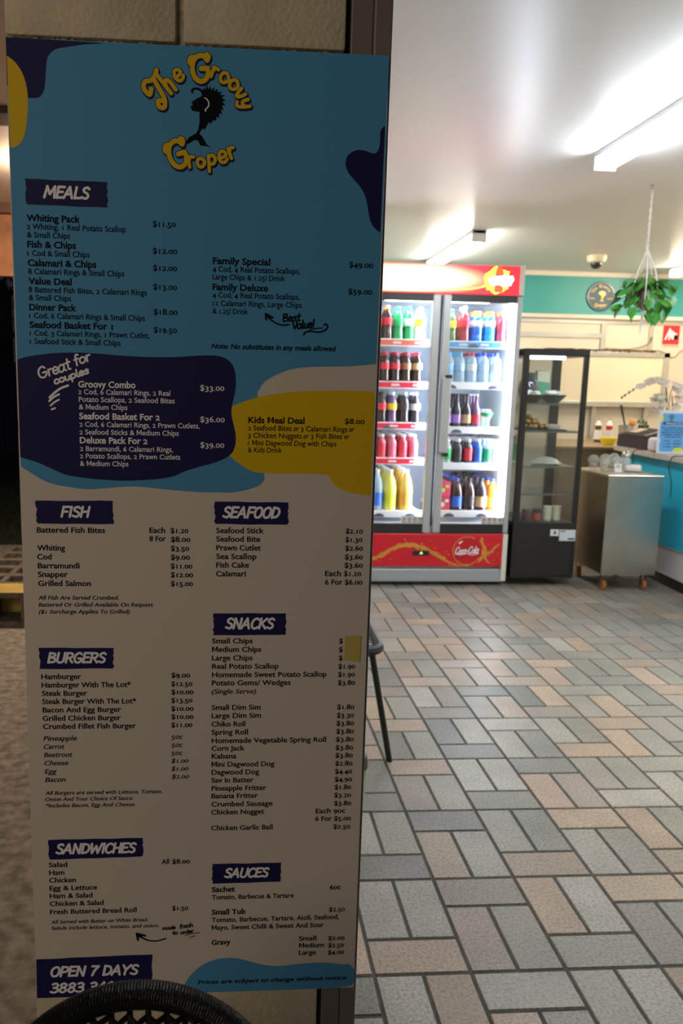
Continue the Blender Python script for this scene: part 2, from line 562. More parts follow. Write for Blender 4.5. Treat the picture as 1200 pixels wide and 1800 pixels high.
# ------------------------------------------------------------------ printed matter, in millimetres on the board
MENU_TEXT = [
    ('Whiting Pack', 'b', 23.5, 1390.7, 84.2),
    ('Fish & Chips', 'b', 23.6, 1350.2, 76.7),
    ('Calamari & Chips', 'b', 23.5, 1321.7, 108.5),
    ('Value Deal', 'b', 23.7, 1293.3, 68.5),
    ('Dinner Pack', 'b', 23.8, 1252.3, 75.0),
    ('Seafood Basket For 1', 'b', 23.5, 1224.4, 133.6),
    ('2 Whiting, 1 Real Potato Scallop', 'r', 23.7, 1378.3, 155.9),
    ('& Small Chips', 'r', 23.5, 1365.5, 67.7),
    ('1 Cod & Small Chips', 'r', 23.2, 1337.4, 98.5),
    ('8 Calamari Rings & Small Chips', 'r', 23.7, 1309.1, 152.7),
    ('8 Battered Fish Bites, 2 Calamari Rings', 'r', 23.6, 1280.5, 188.9),
    ('& Small Chips', 'r', 23.5, 1268.0, 67.2),
    ('1 Cod, 6 Calamari Rings & Small Chips', 'r', 23.4, 1239.7, 185.8),
    ('1 Cod, 3 Calamari Rings, 1 Prawn Cutlet,', 'r', 23.4, 1212.0, 192.9),
    ('1 Seafood Stick & Small Chips', 'r', 23.0, 1198.8, 146.2),
    ('$11.50', 'm', 222.8, 1388.5, 36.7),
    ('$12.00', 'm', 222.5, 1346.7, 39.3),
    ('$12.00', 'm', 222.9, 1320.0, 38.6),
    ('$13.00', 'm', 223.0, 1290.1, 38.4),
    ('$18.00', 'm', 223.3, 1250.3, 39.2),
    ('$19.50', 'm', 223.1, 1221.6, 38.2),
    ('Family Special', 'b', 319.5, 1333.5, 93.7),
    ('Family Deluxe', 'b', 319.2, 1292.0, 91.2),
    ('4 Cod, 4 Real Potato Scallops,', 'r', 319.1, 1321.2, 143.3),
    ('Large Chips & 1.25l Drink', 'r', 319.1, 1308.9, 118.6),
    ('4 Cod, 4 Real Potato Scallops,', 'r', 319.3, 1280.1, 143.5),
    ('12 Calamari Rings, Large Chips', 'r', 319.4, 1267.1, 147.0),
    ('& 1.25l Drink', 'r', 319.5, 1254.4, 57.9),
    ('$49.00', 'm', 543.3, 1334.3, 40.1),
    ('$59.00', 'm', 543.3, 1291.7, 40.0),
    ('Note: No substitutes in any meals allowed', 'k', 317.9, 1198.0, 208.2),
    ('Groovy Combo', 'wb', 99.4, 1130.2, 93.5),
    ('Seafood Basket For 2', 'wb', 99.9, 1077.8, 133.0),
    ('Deluxe Pack For 2', 'wb', 100.1, 1037.8, 112.1),
    ('2 Cod, 6 Calamari Rings, 2 Real', 'wr', 99.1, 1118.8, 151.1),
    ('Potato Scallops, 2 Seafood Bites', 'wr', 99.9, 1106.4, 157.6),
    ('& Medium Chips', 'wr', 99.9, 1093.9, 79.4),
    ('2 Cod, 6 Calamari Rings, 2 Prawn Cutlets,', 'wr', 100.0, 1065.3, 199.0),
    ('2 Seafood Sticks & Medium Chips', 'wr', 99.8, 1052.4, 164.3),
    ('2 Barramundi, 6 Calamari Rings,', 'wr', 100.2, 1024.8, 154.5),
    ('2 Potato Scallops, 2 Prawn Cutlets', 'wr', 99.9, 1012.4, 166.7),
    ('& Medium Chips', 'wr', 99.7, 999.7, 80.3),
    ('$33.00', 'wm', 299.8, 1128.5, 40.1),
    ('$36.00', 'wm', 300.0, 1076.2, 41.0),
    ('$39.00', 'wm', 300.4, 1033.3, 40.2),
    ('Kids Meal Deal', 'b', 380.7, 1076.1, 95.2),
    ('$8.00', 'm', 544.4, 1077.1, 34.4),
    ('2 Seafood Bites', 'r', 380.1, 1063.6, 73.8),
    ('3 Calamari Rings', 'r', 469.7, 1063.4, 79.6),
    ('3 Chicken Nuggets', 'r', 380.3, 1051.1, 91.3),
    ('3 Fish Bites', 'r', 487.0, 1051.3, 53.9),
    ('1 Mini Dagwood Dog with Chips', 'r', 380.5, 1038.4, 150.7),
    ('& Kids Drink', 'r', 380.6, 1026.3, 57.6),
    ('or', 'k', 457.3, 1063.6, 9.2),
    ('or', 'k', 552.2, 1063.9, 9.3),
    ('or', 'k', 474.6, 1051.1, 8.7),
    ('or', 'k', 544.3, 1051.7, 8.8),
    ('Battered Fish Bites', 'm', 25.3, 885.3, 113.9),
    ('Each', 'm', 214.2, 886.0, 26.4),
    ('$1.20', 'm', 249.8, 886.0, 30.5),
    ('8 For', 'm', 214.1, 871.5, 27.6),
    ('$8.00', 'm', 250.4, 870.5, 33.2),
    ('Whiting', 'm', 25.0, 854.3, 46.5),
    ('$3.50', 'm', 250.3, 854.9, 31.5),
    ('Cod', 'm', 24.6, 838.8, 24.0),
    ('$9.00', 'm', 250.3, 839.3, 32.8),
    ('Barramundi', 'm', 25.3, 823.3, 70.0),
    ('$11.00', 'm', 250.2, 823.6, 36.9),
    ('Snapper', 'm', 24.8, 808.1, 50.5),
    ('$12.00', 'm', 250.2, 808.2, 38.2),
    ('Grilled Salmon', 'm', 25.0, 792.2, 88.8),
    ('$15.00', 'm', 250.2, 792.4, 38.2),
    ('All Fish Are Served Crumbed.', 'i', 24.3, 768.0, 136.2),
    ('Battered Or Grilled Available On Request.', 'i', 24.5, 755.6, 196.1),
    ('($1 Surcharge Applies To Grilled)', 'i', 24.7, 743.2, 154.7),
    ('Seafood Stick', 'm', 328.0, 886.5, 81.7),
    ('Seafood Bite', 'm', 328.1, 871.6, 75.6),
    ('Prawn Cutlet', 'm', 328.2, 856.2, 76.7),
    ('Sea Scallop', 'm', 328.3, 840.9, 69.4),
    ('Fish Cake', 'm', 328.4, 825.7, 56.5),
    ('Calamari', 'm', 328.0, 810.2, 51.8),
    ('$2.10', 'm', 552.1, 887.2, 30.0),
    ('$1.30', 'm', 552.0, 872.1, 30.0),
    ('$2.60', 'm', 552.2, 856.9, 31.3),
    ('$3.60', 'm', 552.1, 841.3, 31.6),
    ('$3.60', 'm', 552.0, 826.3, 32.0),
    ('Each', 'm', 518.1, 811.2, 28.0),
    ('$1.20', 'm', 551.5, 811.3, 30.5),
    ('6 For $6.00', 'm', 518.5, 795.8, 66.2),
    ('Hamburger', 'm', 25.5, 624.7, 68.4),
    ('Hamburger With The Lot*', 'm', 25.7, 609.4, 153.9),
    ('Steak Burger', 'm', 25.9, 594.0, 77.8),
    ('Steak Burger With The Lot*', 'm', 25.7, 578.9, 163.1),
    ('Bacon And Egg Burger', 'm', 26.2, 563.3, 136.4),
    ('Grilled Chicken Burger', 'm', 25.8, 547.8, 135.8),
    ('Crumbed Fillet Fish Burger', 'm', 25.9, 532.5, 162.1),
    ('$9.00', 'm', 250.7, 626.2, 33.0),
    ('$12.50', 'm', 250.6, 610.4, 36.9),
    ('$10.00', 'm', 250.6, 595.1, 39.1),
    ('$13.50', 'm', 250.6, 579.5, 37.1),
    ('$10.00', 'm', 250.5, 564.1, 39.2),
    ('$10.00', 'm', 250.5, 548.7, 39.3),
    ('$11.00', 'm', 250.5, 533.3, 37.2),
    ('Pineapple', 'j', 25.9, 510.4, 58.3),
    ('Carrot', 'j', 26.4, 495.0, 36.0),
    ('Beetroot', 'j', 26.3, 479.5, 49.5),
    ('Cheese', 'j', 26.5, 464.0, 41.8),
    ('Egg', 'j', 26.6, 448.1, 21.2),
    ('Bacon', 'j', 26.8, 432.4, 36.2),
    ('50c', 'j', 249.8, 511.0, 21.2),
    ('50c', 'j', 249.8, 495.7, 21.0),
    ('50c', 'j', 249.7, 480.4, 21.0),
    ('$1.00', 'j', 250.3, 465.4, 30.5),
    ('$1.00', 'j', 250.3, 450.3, 30.6),
    ('$2.00', 'j', 250.9, 435.1, 31.2),
    ('All Burgers are served with Lettuce, Tomato,', 'i', 26.4, 407.5, 207.5),
    ('Onion And Your Choice Of Sauce.', 'i', 26.4, 395.4, 155.5),
    ('*Includes Bacon, Egg And Cheese.', 'i', 26.7, 383.2, 159.1),
    ('Small Chips', 'm', 321.9, 688.8, 71.2),
    ('Medium Chips', 'm', 322.0, 673.2, 86.4),
    ('Large Chips', 'm', 322.0, 657.5, 71.4),
    ('Real Potato Scallop', 'm', 322.1, 642.0, 117.7),
    ('Homemade Sweet Potato Scallop', 'm', 322.2, 626.5, 203.9),
    ('Potato Gems/ Wedges', 'm', 322.0, 611.3, 140.1),
    ('Small Dim Sim', 'm', 322.0, 565.2, 87.1),
    ('Large Dim Sim', 'm', 322.1, 549.8, 87.9),
    ('Chiko Roll', 'm', 321.8, 533.9, 60.4),
    ('Spring Roll', 'm', 321.9, 518.4, 65.2),
    ('Homemade Vegetable Spring Roll', 'm', 322.3, 502.4, 206.5),
    ('Corn Jack', 'm', 322.1, 487.7, 59.2),
    ('Kabana', 'm', 322.5, 472.7, 44.2),
    ('Mini Dagwood Dog', 'm', 322.3, 456.9, 113.6),
    ('Dagwood Dog', 'm', 322.4, 441.7, 85.9),
    ('Sav In Batter', 'm', 322.2, 426.2, 76.1),
    ('Pineapple Fritter', 'm', 322.5, 410.6, 99.5),
    ('Banana Fritter', 'm', 322.3, 395.6, 84.7),
    ('Crumbed Sausage', 'm', 322.4, 379.5, 111.5),
    ('Chicken Nugget', 'm', 322.2, 363.8, 96.6),
    ('Chicken Garlic Ball', 'm', 322.1, 332.7, 112.7),
    ('$', 'm', 546.9, 688.5, 6.7),
    ('$', 'm', 546.8, 672.4, 7.1),
    ('$', 'm', 547.0, 656.8, 7.1),
    ('$1.90', 'm', 546.9, 641.2, 30.5),
    ('$1.90', 'm', 547.0, 626.1, 30.5),
    ('$3.80', 'm', 546.9, 610.7, 31.5),
    ('$1.80', 'm', 547.1, 564.5, 31.1),
    ('$3.30', 'm', 547.2, 548.8, 30.8),
    ('$3.80', 'm', 546.8, 533.5, 32.1),
    ('$3.80', 'm', 546.9, 518.1, 32.2),
    ('$3.80', 'm', 546.8, 502.6, 32.5),
    ('$3.80', 'm', 546.7, 486.8, 32.0),
    ('$3.80', 'm', 546.8, 471.6, 32.0),
    ('$2.80', 'm', 547.0, 456.0, 31.7),
    ('$4.40', 'm', 547.1, 440.3, 31.2),
    ('$4.90', 'm', 547.0, 424.9, 31.9),
    ('$1.80', 'm', 547.1, 409.5, 30.6),
    ('$3.20', 'm', 547.0, 393.7, 31.0),
    ('$3.80', 'm', 547.1, 377.8, 31.7),
    ('Each 90c', 'm', 513.7, 362.8, 54.8),
    ('6 For $5.00', 'm', 513.2, 347.5, 66.0),
    ('$2.50', 'm', 547.3, 331.2, 31.2),
    ('(Single Serve)', 'j', 321.8, 595.6, 78.9),
    ('Salad', 'm', 29.1, 266.3, 32.9),
    ('Ham', 'm', 29.3, 250.7, 27.2),
    ('Chicken', 'm', 28.9, 235.4, 48.1),
    ('Egg & Lettuce', 'm', 29.1, 219.7, 85.5),
    ('Ham & Salad', 'm', 29.0, 204.0, 77.0),
    ('Chicken & Salad', 'm', 28.9, 188.5, 97.2),
    ('Fresh Buttered Bread Roll', 'm', 28.8, 171.9, 157.2),
    ('All', 'm', 232.2, 267.9, 13.7),
    ('$8.00', 'm', 251.4, 267.8, 32.4),
    ('$1.50', 'm', 251.2, 173.5, 29.6),
    ('All Served with Butter on White Bread.', 'i', 30.1, 152.5, 176.4),
    ('Salads include lettuce, tomato, and onion.', 'i', 30.1, 140.0, 196.5),
    ('Sachet', 'b', 324.3, 208.7, 42.7),
    ('Small Tub', 'b', 324.6, 162.6, 62.3),
    ('Gravy', 'b', 324.3, 100.1, 35.5),
    ('60c', 'm', 544.2, 208.1, 21.0),
    ('Tomato, Barbecue & Tartare', 'm', 324.4, 193.4, 152.5),
    ('$2.50', 'm', 544.2, 162.6, 30.2),
    ('Tomato, Barbecue, Tartare, Aioli, Seafood,', 'm', 324.4, 146.8, 239.1),
    ('Mayo, Sweet Chilli & Sweet And Sour', 'm', 324.5, 130.9, 210.8),
    ('Small', 'm', 488.8, 103.4, 32.8),
    ('$2.00', 'm', 544.4, 102.7, 31.3),
    ('Medium', 'm', 489.2, 88.7, 47.2),
    ('$2.50', 'm', 544.8, 87.6, 30.1),
    ('Large', 'm', 489.2, 73.6, 32.9),
    ('$4.00', 'm', 544.9, 72.8, 30.8),
    ('Prices are subject to change without notice', 'k', 299.1, 18.5, 282.6),
]
MENU_BANNERS = [
    ('meals', [22.9, 1454.7, 151.4, 1453.8, 151.6, 1415.5, 24.3, 1416.0], [('MEALS', 49.9, 1425.6, 76.0, 20.8)]),
    ('fish', [25.2, 940.0, 153.5, 940.7, 153.2, 901.0, 25.8, 900.9], [('FISH', 64.0, 910.9, 52.7, 21.1)]),
    ('seafood', [324.8, 941.2, 451.5, 940.9, 451.4, 902.1, 325.3, 902.3], [('SEAFOOD', 337.2, 912.0, 102.7, 21.9)]),
    ('snacks', [323.6, 743.5, 450.8, 743.5, 451.6, 704.5, 324.5, 703.8], [('SNACKS', 343.2, 714.1, 90.1, 22.3)]),
    ('burgers', [23.6, 681.9, 150.5, 680.9, 150.0, 643.4, 24.0, 643.5], [('BURGERS', 35.1, 653.0, 105.0, 21.4)]),
    ('sandwiches', [29.5, 319.9, 198.1, 320.3, 198.5, 283.7, 30.7, 281.2], [('SANDWICHES', 40.6, 290.7, 148.0, 22.5)]),
    ('sauces', [324.3, 265.3, 451.4, 265.1, 451.8, 226.6, 325.5, 225.7], [('SAUCES', 345.6, 235.9, 86.1, 21.4)]),
    ('hours', [1.2, 80.7, 214.3, 83.4, 213.8, -0.4, 0.4, -2.4], [('OPEN 7 DAYS', 23.8, 42.1, 167.3, 23.7), ('3883 3400', 23.0, 8.9, 140.9, 23.2)]),
]
MENU_SHAPES = {
    'blue': [(2.6, 997.2), (32.8, 977.5), (52.3, 969.1), (74.7, 964.5), (114.3, 960.1), (164.6, 964.5), (198.0, 965.4), (247.7, 960.6), (298.7, 957.2), (332.5, 957.1), (347.0, 956.7), (366.4, 958.9), (382.9, 963.0), (400.3, 969.6), (408.0, 978.0), (409.8, 984.9), (408.7, 990.7), (413.4, 1060.6), (396.1, 1120.4), (398.8, 1132.7), (407.2, 1145.1), (426.1, 1156.8), (451.7, 1166.7), (488.0, 1171.3), (547.6, 1173.5), (594.8, 1178.2), (597.1, 1661.0), (0.3, 1660.9)],
    'navy_corner': [(0.3, 1660.9), (142.7, 1659.0), (120.9, 1655.9), (103.5, 1652.7), (80.0, 1648.3), (71.2, 1643.9), (65.9, 1638.7), (62.3, 1632.8), (61.3, 1627.0), (59.6, 1613.8), (58.5, 1600.6), (57.3, 1591.4), (54.9, 1583.9), (52.2, 1579.6), (48.6, 1576.2), (41.6, 1574.6), (34.6, 1574.7), (23.4, 1575.9), (-0.4, 1591.5)],
    'yellow_corner': [(1.1, 1634.2), (7.8, 1630.0), (13.7, 1624.9), (19.1, 1618.2), (23.6, 1610.6), (26.8, 1602.5), (29.1, 1593.5), (30.8, 1582.0), (31.2, 1569.6), (30.6, 1558.0), (29.4, 1546.2), (27.7, 1534.4), (25.2, 1522.6), (21.9, 1514.1), (17.3, 1507.1), (13.2, 1503.6), (7.9, 1500.9), (1.8, 1500.6)],
    'navy_right': [(594.6, 1555.4), (591.8, 1554.4), (589.6, 1551.7), (587.9, 1548.2), (587.1, 1543.9), (587.4, 1537.0), (587.2, 1530.9), (586.7, 1524.8), (585.3, 1520.4), (583.1, 1516.0), (580.0, 1513.7), (576.2, 1513.5), (571.5, 1514.7), (565.0, 1516.6), (559.4, 1517.7), (553.8, 1517.9), (548.3, 1516.8), (541.9, 1514.0), (536.5, 1509.9), (533.4, 1504.5), (532.2, 1498.4), (532.9, 1492.3), (535.4, 1485.4), (540.3, 1478.6), (547.0, 1471.8), (553.8, 1465.0), (559.6, 1458.2), (563.6, 1452.2), (566.7, 1445.2), (569.3, 1437.3), (571.0, 1429.4), (572.5, 1421.4), (574.4, 1414.4), (577.0, 1407.3), (580.5, 1401.2), (586.4, 1395.1), (593.2, 1390.8)],
    'navy_couples': [(2.1, 1173.1), (19.2, 1178.2), (38.5, 1181.5), (59.4, 1184.3), (80.3, 1185.7), (99.6, 1186.3), (118.9, 1185.9), (141.5, 1184.8), (167.3, 1183.1), (193.3, 1182.1), (216.1, 1181.6), (242.2, 1182.0), (265.1, 1183.0), (284.8, 1184.7), (301.2, 1186.0), (314.4, 1186.5), (327.6, 1186.1), (337.5, 1183.9), (346.1, 1179.5), (352.4, 1172.8), (356.2, 1164.7), (358.3, 1155.0), (359.1, 1141.8), (357.9, 1128.6), (355.3, 1115.3), (353.1, 1105.4), (352.2, 1095.4), (353.0, 1085.4), (355.8, 1073.8), (358.6, 1062.1), (360.0, 1052.0), (359.8, 1041.9), (357.5, 1032.5), (353.9, 1025.0), (346.2, 1018.1), (335.5, 1012.2), (318.7, 1006.2), (298.5, 1000.5), (285.1, 996.3), (271.7, 991.4), (261.6, 986.5), (251.6, 983.0), (234.8, 979.7), (214.8, 977.5), (194.7, 976.2), (171.4, 975.3), (148.2, 976.0), (125.0, 977.4), (105.2, 979.6), (88.8, 981.7), (77.3, 983.9), (65.9, 988.2), (52.9, 994.1), (41.6, 999.3), (27.1, 1005.4), (14.1, 1009.3), (1.9, 1012.8)],
    'yellow_kids': [(594.2, 1131.7), (576.1, 1132.8), (561.5, 1133.2), (537.3, 1133.1), (513.1, 1132.5), (489.0, 1131.6), (465.0, 1130.2), (445.8, 1128.2), (429.1, 1125.7), (412.4, 1122.8), (395.7, 1119.4), (375.5, 1112.4), (352.9, 1103.0), (336.3, 1092.7), (331.8, 1049.7), (341.6, 1028.2), (350.1, 1019.8), (354.9, 1015.8), (361.0, 1011.0), (368.3, 1005.6), (375.6, 1000.8), (382.9, 996.7), (390.2, 993.9), (400.0, 991.8), (409.7, 991.0), (431.6, 990.8), (456.0, 990.8), (478.0, 990.8), (492.7, 990.8), (507.4, 990.2), (517.3, 988.6), (520.3, 986.7), (522.3, 984.2), (524.4, 980.3), (527.5, 975.7), (532.6, 970.5), (540.1, 965.9), (548.9, 961.6), (557.7, 958.9), (568.9, 956.8), (580.1, 955.5), (593.4, 953.4)],
    'wave_foot': [(267.0, 7.0), (278.2, 26.5), (287.8, 40.5), (294.2, 47.5), (300.6, 53.4), (310.1, 59.9), (319.7, 64.9), (329.3, 68.2), (338.9, 70.4), (350.1, 71.2), (361.3, 71.4), (374.2, 69.5), (387.1, 65.9), (403.3, 60.6), (419.5, 55.4), (432.5, 52.8), (445.5, 51.4), (458.5, 51.5), (471.5, 52.5), (490.9, 54.4), (510.5, 55.7), (523.5, 55.8), (536.6, 55.4), (553.0, 53.7), (569.5, 51.0), (591.6, 45.8), (592.4, 4.5), (420.4, -2.3), (310.4, -3.3)],
}
EMBLEM = {
    'body': [(282.4, 1571.7), (286.8, 1575.2), (284.1, 1578.5), (289.5, 1582.1), (294.8, 1585.7), (301.1, 1588.5), (300.2, 1592.6), (297.5, 1595.9), (292.1, 1597.7), (287.7, 1596.3), (286.8, 1592.1), (288.6, 1590.8), (284.1, 1592.8), (283.6, 1597.0), (286.8, 1600.1), (293.0, 1601.0), (298.4, 1599.6), (302.0, 1596.9), (303.7, 1602.0), (305.5, 1597.6), (308.7, 1605.6), (310.5, 1598.4), (314.4, 1605.0), (314.8, 1597.9), (320.7, 1602.7), (319.8, 1596.8), (326.1, 1600.1), (324.9, 1595.0), (332.4, 1596.5), (328.8, 1591.8), (337.8, 1590.9), (331.6, 1587.6), (338.8, 1583.3), (333.0, 1582.2), (337.9, 1575.7), (332.5, 1576.3), (335.3, 1568.0), (330.8, 1570.3), (332.6, 1562.8), (328.1, 1564.3), (328.7, 1556.7), (324.6, 1559.1), (322.8, 1552.2), (319.2, 1553.7), (314.7, 1547.6), (312.9, 1550.9), (309.0, 1545.7), (307.6, 1542.2), (304.0, 1537.8), (303.1, 1541.2), (298.6, 1535.9), (297.2, 1532.5), (301.3, 1528.4), (305.9, 1521.7), (308.6, 1516.7), (316.7, 1512.4), (307.7, 1514.1), (298.7, 1514.6), (295.0, 1521.3), (291.4, 1522.9), (286.0, 1520.9), (280.6, 1516.5), (273.4, 1516.7), (277.0, 1520.6), (279.7, 1525.8), (286.0, 1529.5), (292.3, 1533.1), (295.0, 1538.3), (296.4, 1545.2), (297.6, 1552.0), (296.7, 1557.9), (297.6, 1564.7), (291.3, 1565.3), (285.9, 1565.9)],
    'glasses': [(282.3, 1579.8), (296.7, 1579.9), (309.2, 1581.2), (309.5, 1579.6), (298.4, 1578.3), (297.6, 1574.9), (291.3, 1574.1), (289.5, 1577.0), (287.7, 1574.9), (284.1, 1575.5)],
    'fin_line': [(304.7, 1586.9), (309.2, 1584.9), (312.4, 1580.5), (312.8, 1575.5), (310.7, 1571.5), (307.8, 1569.0), (307.5, 1565.6), (305.7, 1565.6), (305.6, 1569.3), (308.9, 1571.9), (311.0, 1575.9), (310.6, 1579.9), (308.1, 1583.7), (304.3, 1585.6)],
    'club': [(282.4, 1557.8), (283.8, 1556.9), (263.6, 1530.6), (261.8, 1531.6)],
    'hand': [(282.4, 1558.5), (289.5, 1557.1), (295.8, 1560.1), (296.4, 1554.5), (289.6, 1553.1), (284.2, 1554.5)],
    'ball': [(263.0, 1528.2), (262.5, 1526.3), (261.0, 1524.9), (259.1, 1524.3), (257.1, 1524.8), (255.7, 1526.1), (255.1, 1527.9), (255.7, 1529.8), (257.1, 1531.2), (259.1, 1531.8), (261.1, 1531.4), (262.5, 1530.1)],
}
HANDWRITING = {
    'Best': (434.7, 1244.4, 11.8, 30.1, 4),
    'Value!': (452.1, 1232.2, 12.7, 36.6, 7),
    'Great': (36.1, 1141.9, 17.6, 55.7, 19),
    'for': (95.3, 1165.1, 16.2, 27.7, 20),
    'couples': (61.0, 1134.0, 11.5, 60.8, 19),
    'made': (232.9, 133.7, 7.5, 24.6, 4),
    'fresh': (265.1, 135.6, 8.7, 24.9, 8),
    'to': (251.1, 123.7, 7.2, 10.4, 4),
    'order': (266.9, 124.2, 7.5, 23.7, 8),
}
STROKES = {
    'dark': [(2.5, [(445.9, 1239.6), (434.8, 1238.5), (423.7, 1241.7), (414.0, 1248.2), (408.4, 1254.8)]), (3.4, [(407.0, 1256.1), (407.7, 1247.2)]), (3.4, [(407.0, 1256.1), (418.1, 1250.4)]), (3.9, [(408.4, 1254.0), (413.9, 1249.5)]), (2.5, [(470.6, 1224.0), (473.8, 1228.1), (482.1, 1229.7), (496.0, 1228.7), (505.7, 1231.6), (510.3, 1237.1), (508.2, 1241.9), (504.1, 1240.2)]), (1.7, [(480.7, 1232.3), (490.3, 1234.5), (501.4, 1235.5)]), (2.6, [(239.1, 116.3), (223.3, 112.2), (207.5, 113.4), (195.0, 120.1), (188.1, 125.6)]), (3.5, [(185.6, 128.5), (188.0, 115.1)]), (3.5, [(185.6, 128.5), (201.3, 123.5)]), (4.1, [(188.1, 125.6), (195.0, 120.1)]), (1.4, [(275.5, 121.8), (286.6, 125.0), (301.8, 126.7)]), (1.4, [(283.4, 117.4), (292.9, 120.6)])],
    'light': [(3.7, [(52.7, 1112.4), (61.0, 1120.4), (70.9, 1127.7), (82.9, 1132.5)]), (3.4, [(51.9, 1106.5), (59.2, 1113.2), (68.0, 1117.9)]), (3.0, [(54.0, 1099.3), (60.6, 1105.0), (67.8, 1109.1)]), (3.0, [(55.4, 1092.8), (61.3, 1095.2)])],
}
LOGO = [('T', 233.4, 1590.6, 51.2, 38), ('h', 246.4, 1606.7, 35.7, 40), ('e', 264.2, 1617.5, 20.3, 36), ('G', 296.5, 1628.4, 41.5, 4), ('r', 321.1, 1623.6, 19.3, -18), ('o', 336.2, 1617.0, 20.3, -30), ('o', 351.1, 1607.4, 20.3, -40), ('v', 361.5, 1593.9, 18.3, -52), ('y', 365.8, 1578.5, 24.1, -76), ('G', 260.8, 1499.4, 43.4, 18), ('r', 284.6, 1489.7, 20.3, 10), ('o', 299.5, 1488.9, 18.3, 4), ('p', 317.2, 1488.7, 27.0, 4), ('e', 334.6, 1498.8, 20.3, 14), ('r', 349.1, 1505.9, 20.3, 22)]
NOTE = [(557.1, 701.6), (585.6, 702.6), (585.3, 654.0), (556.5, 657.3)]
# ------------------------------------------------------------------ the setting
CEIL = 2.4
YB = 7.25            # back wall
YF = 1.30            # face of the menu board / pillar
TX, TY, TP = 0.3304, 1.5092, 0.22    # tile grid origin and column pitch

def floor_mat():
    m = bpy.data.materials.new('floor_tile')
    m.use_nodes = True
    nt = m.node_tree
    b = nt.nodes['Principled BSDF']
    b.inputs['Roughness'].default_value = 0.42
    b.inputs['Specular IOR Level'].default_value = 0.35
    at = nt.nodes.new('ShaderNodeVertexColor')
    at.layer_name = 'tile_tint'
    tc = nt.nodes.new('ShaderNodeTexCoord')
    n = nt.nodes.new('ShaderNodeTexNoise')
    n.inputs['Scale'].default_value = 130
    n.inputs['Detail'].default_value = 4
    n.inputs['Roughness'].default_value = 0.7
    nt.links.new(tc.outputs['Object'], n.inputs['Vector'])
    n2 = nt.nodes.new('ShaderNodeTexNoise')
    n2.inputs['Scale'].default_value = 5.5
    n2.inputs['Detail'].default_value = 3
    nt.links.new(tc.outputs['Object'], n2.inputs['Vector'])
    mr = nt.nodes.new('ShaderNodeMapRange')
    mr.inputs['From Min'].default_value = 0.36
    mr.inputs['From Max'].default_value = 0.56
    mr.inputs['To Min'].default_value = 0.58
    mr.inputs['To Max'].default_value = 1.0
    nt.links.new(n.outputs['Fac'], mr.inputs['Value'])
    mr2 = nt.nodes.new('ShaderNodeMapRange')
    mr2.inputs['From Min'].default_value = 0.3
    mr2.inputs['From Max'].default_value = 0.7
    mr2.inputs['To Min'].default_value = 0.84
    mr2.inputs['To Max'].default_value = 1.08
    nt.links.new(n2.outputs['Fac'], mr2.inputs['Value'])
    mu = nt.nodes.new('ShaderNodeMath')
    mu.operation = 'MULTIPLY'
    nt.links.new(mr.outputs[0], mu.inputs[0])
    nt.links.new(mr2.outputs[0], mu.inputs[1])
    vm = nt.nodes.new('ShaderNodeVectorMath')
    vm.operation = 'SCALE'
    nt.links.new(at.outputs['Color'], vm.inputs[0])
    nt.links.new(mu.outputs[0], vm.inputs['Scale'])
    nt.links.new(vm.outputs[0], b.inputs['Base Color'])
    bp = nt.nodes.new('ShaderNodeBump')
    bp.inputs['Strength'].default_value = 0.25
    bp.inputs['Distance'].default_value = 0.001
    nt.links.new(n.outputs['Fac'], bp.inputs['Height'])
    nt.links.new(bp.outputs['Normal'], b.inputs['Normal'])
    return m

grout = mat('floor_grout', (0.07, 0.066, 0.055), 0.85, noise=0.4, nscale=30)

def build_floor():
    rnd = random.Random(11)
    mb = MB()
    mb.bb(-0.16, 4.75, 1.31, YB, -0.08, -0.003)
    bm = mb.bm
    lay = bm.loops.layers.color.new('tile_tint')
    g = 0.0037
    palette = [(.60, .575, .535), (.57, .55, .515), (.51, .50, .475), (.65, .575, .50), (.62, .56, .50), (.62, .60, .56), (.55, .54, .50), (.67, .59, .52), (.58, .565, .52), (.59, .55, .505)]
    def tile(x0, x1, y0, y1):
        x0, x1, y0, y1 = max(x0+g, -0.15), min(x1-g, 4.74), max(y0+g, 1.315), min(y1-g, YB)
        if x1-x0 < 0.01 or y1-y0 < 0.01:
            return
        c = rnd.choice(palette)
        k = rnd.uniform(0.92, 1.06)
        col = (c[0]*k, c[1]*k, c[2]*k, 1)
        e = 0.002
        lo = [bm.verts.new((x, y, -0.003)) for x, y in ((x0, y0), (x1, y0), (x1, y1), (x0, y1))]
        hi = [bm.verts.new((x, y, 0.0)) for x, y in ((x0+e, y0+e), (x1-e, y0+e), (x1-e, y1-e), (x0+e, y1-e))]
        fs = [bm.faces.new(hi)]
        for i in range(4):
            fs.append(bm.faces.new((lo[i], lo[(i+1) % 4], hi[(i+1) % 4], hi[i])))
        for f in fs:
            f.material_index = 1
            for l in f.loops:
                l[lay] = col
    P = TP*1.5
    for i in range(-4, 22):
        x0, x1 = TX+i*TP, TX+(i+1)*TP
        xm = (x0+x1)/2
        for j in range(-2, 19):
            y0, y1 = TY+j*P, TY+(j+1)*P
            if i % 2 == 0:
                tile(x0, x1, y0, y0+TP/2)
                tile(x0, xm, y0+TP/2, y1)
                tile(xm, x1, y0+TP/2, y1)
            else:
                tile(x0, x1, y1-TP/2, y1)
                tile(x0, xm, y0, y1-TP/2)
                tile(xm, x1, y0, y1-TP/2)
    struct('floor', mb, [grout, floor_mat()], 'stone-look floor tiles laid in a basket pattern inside the shop')
build_floor()

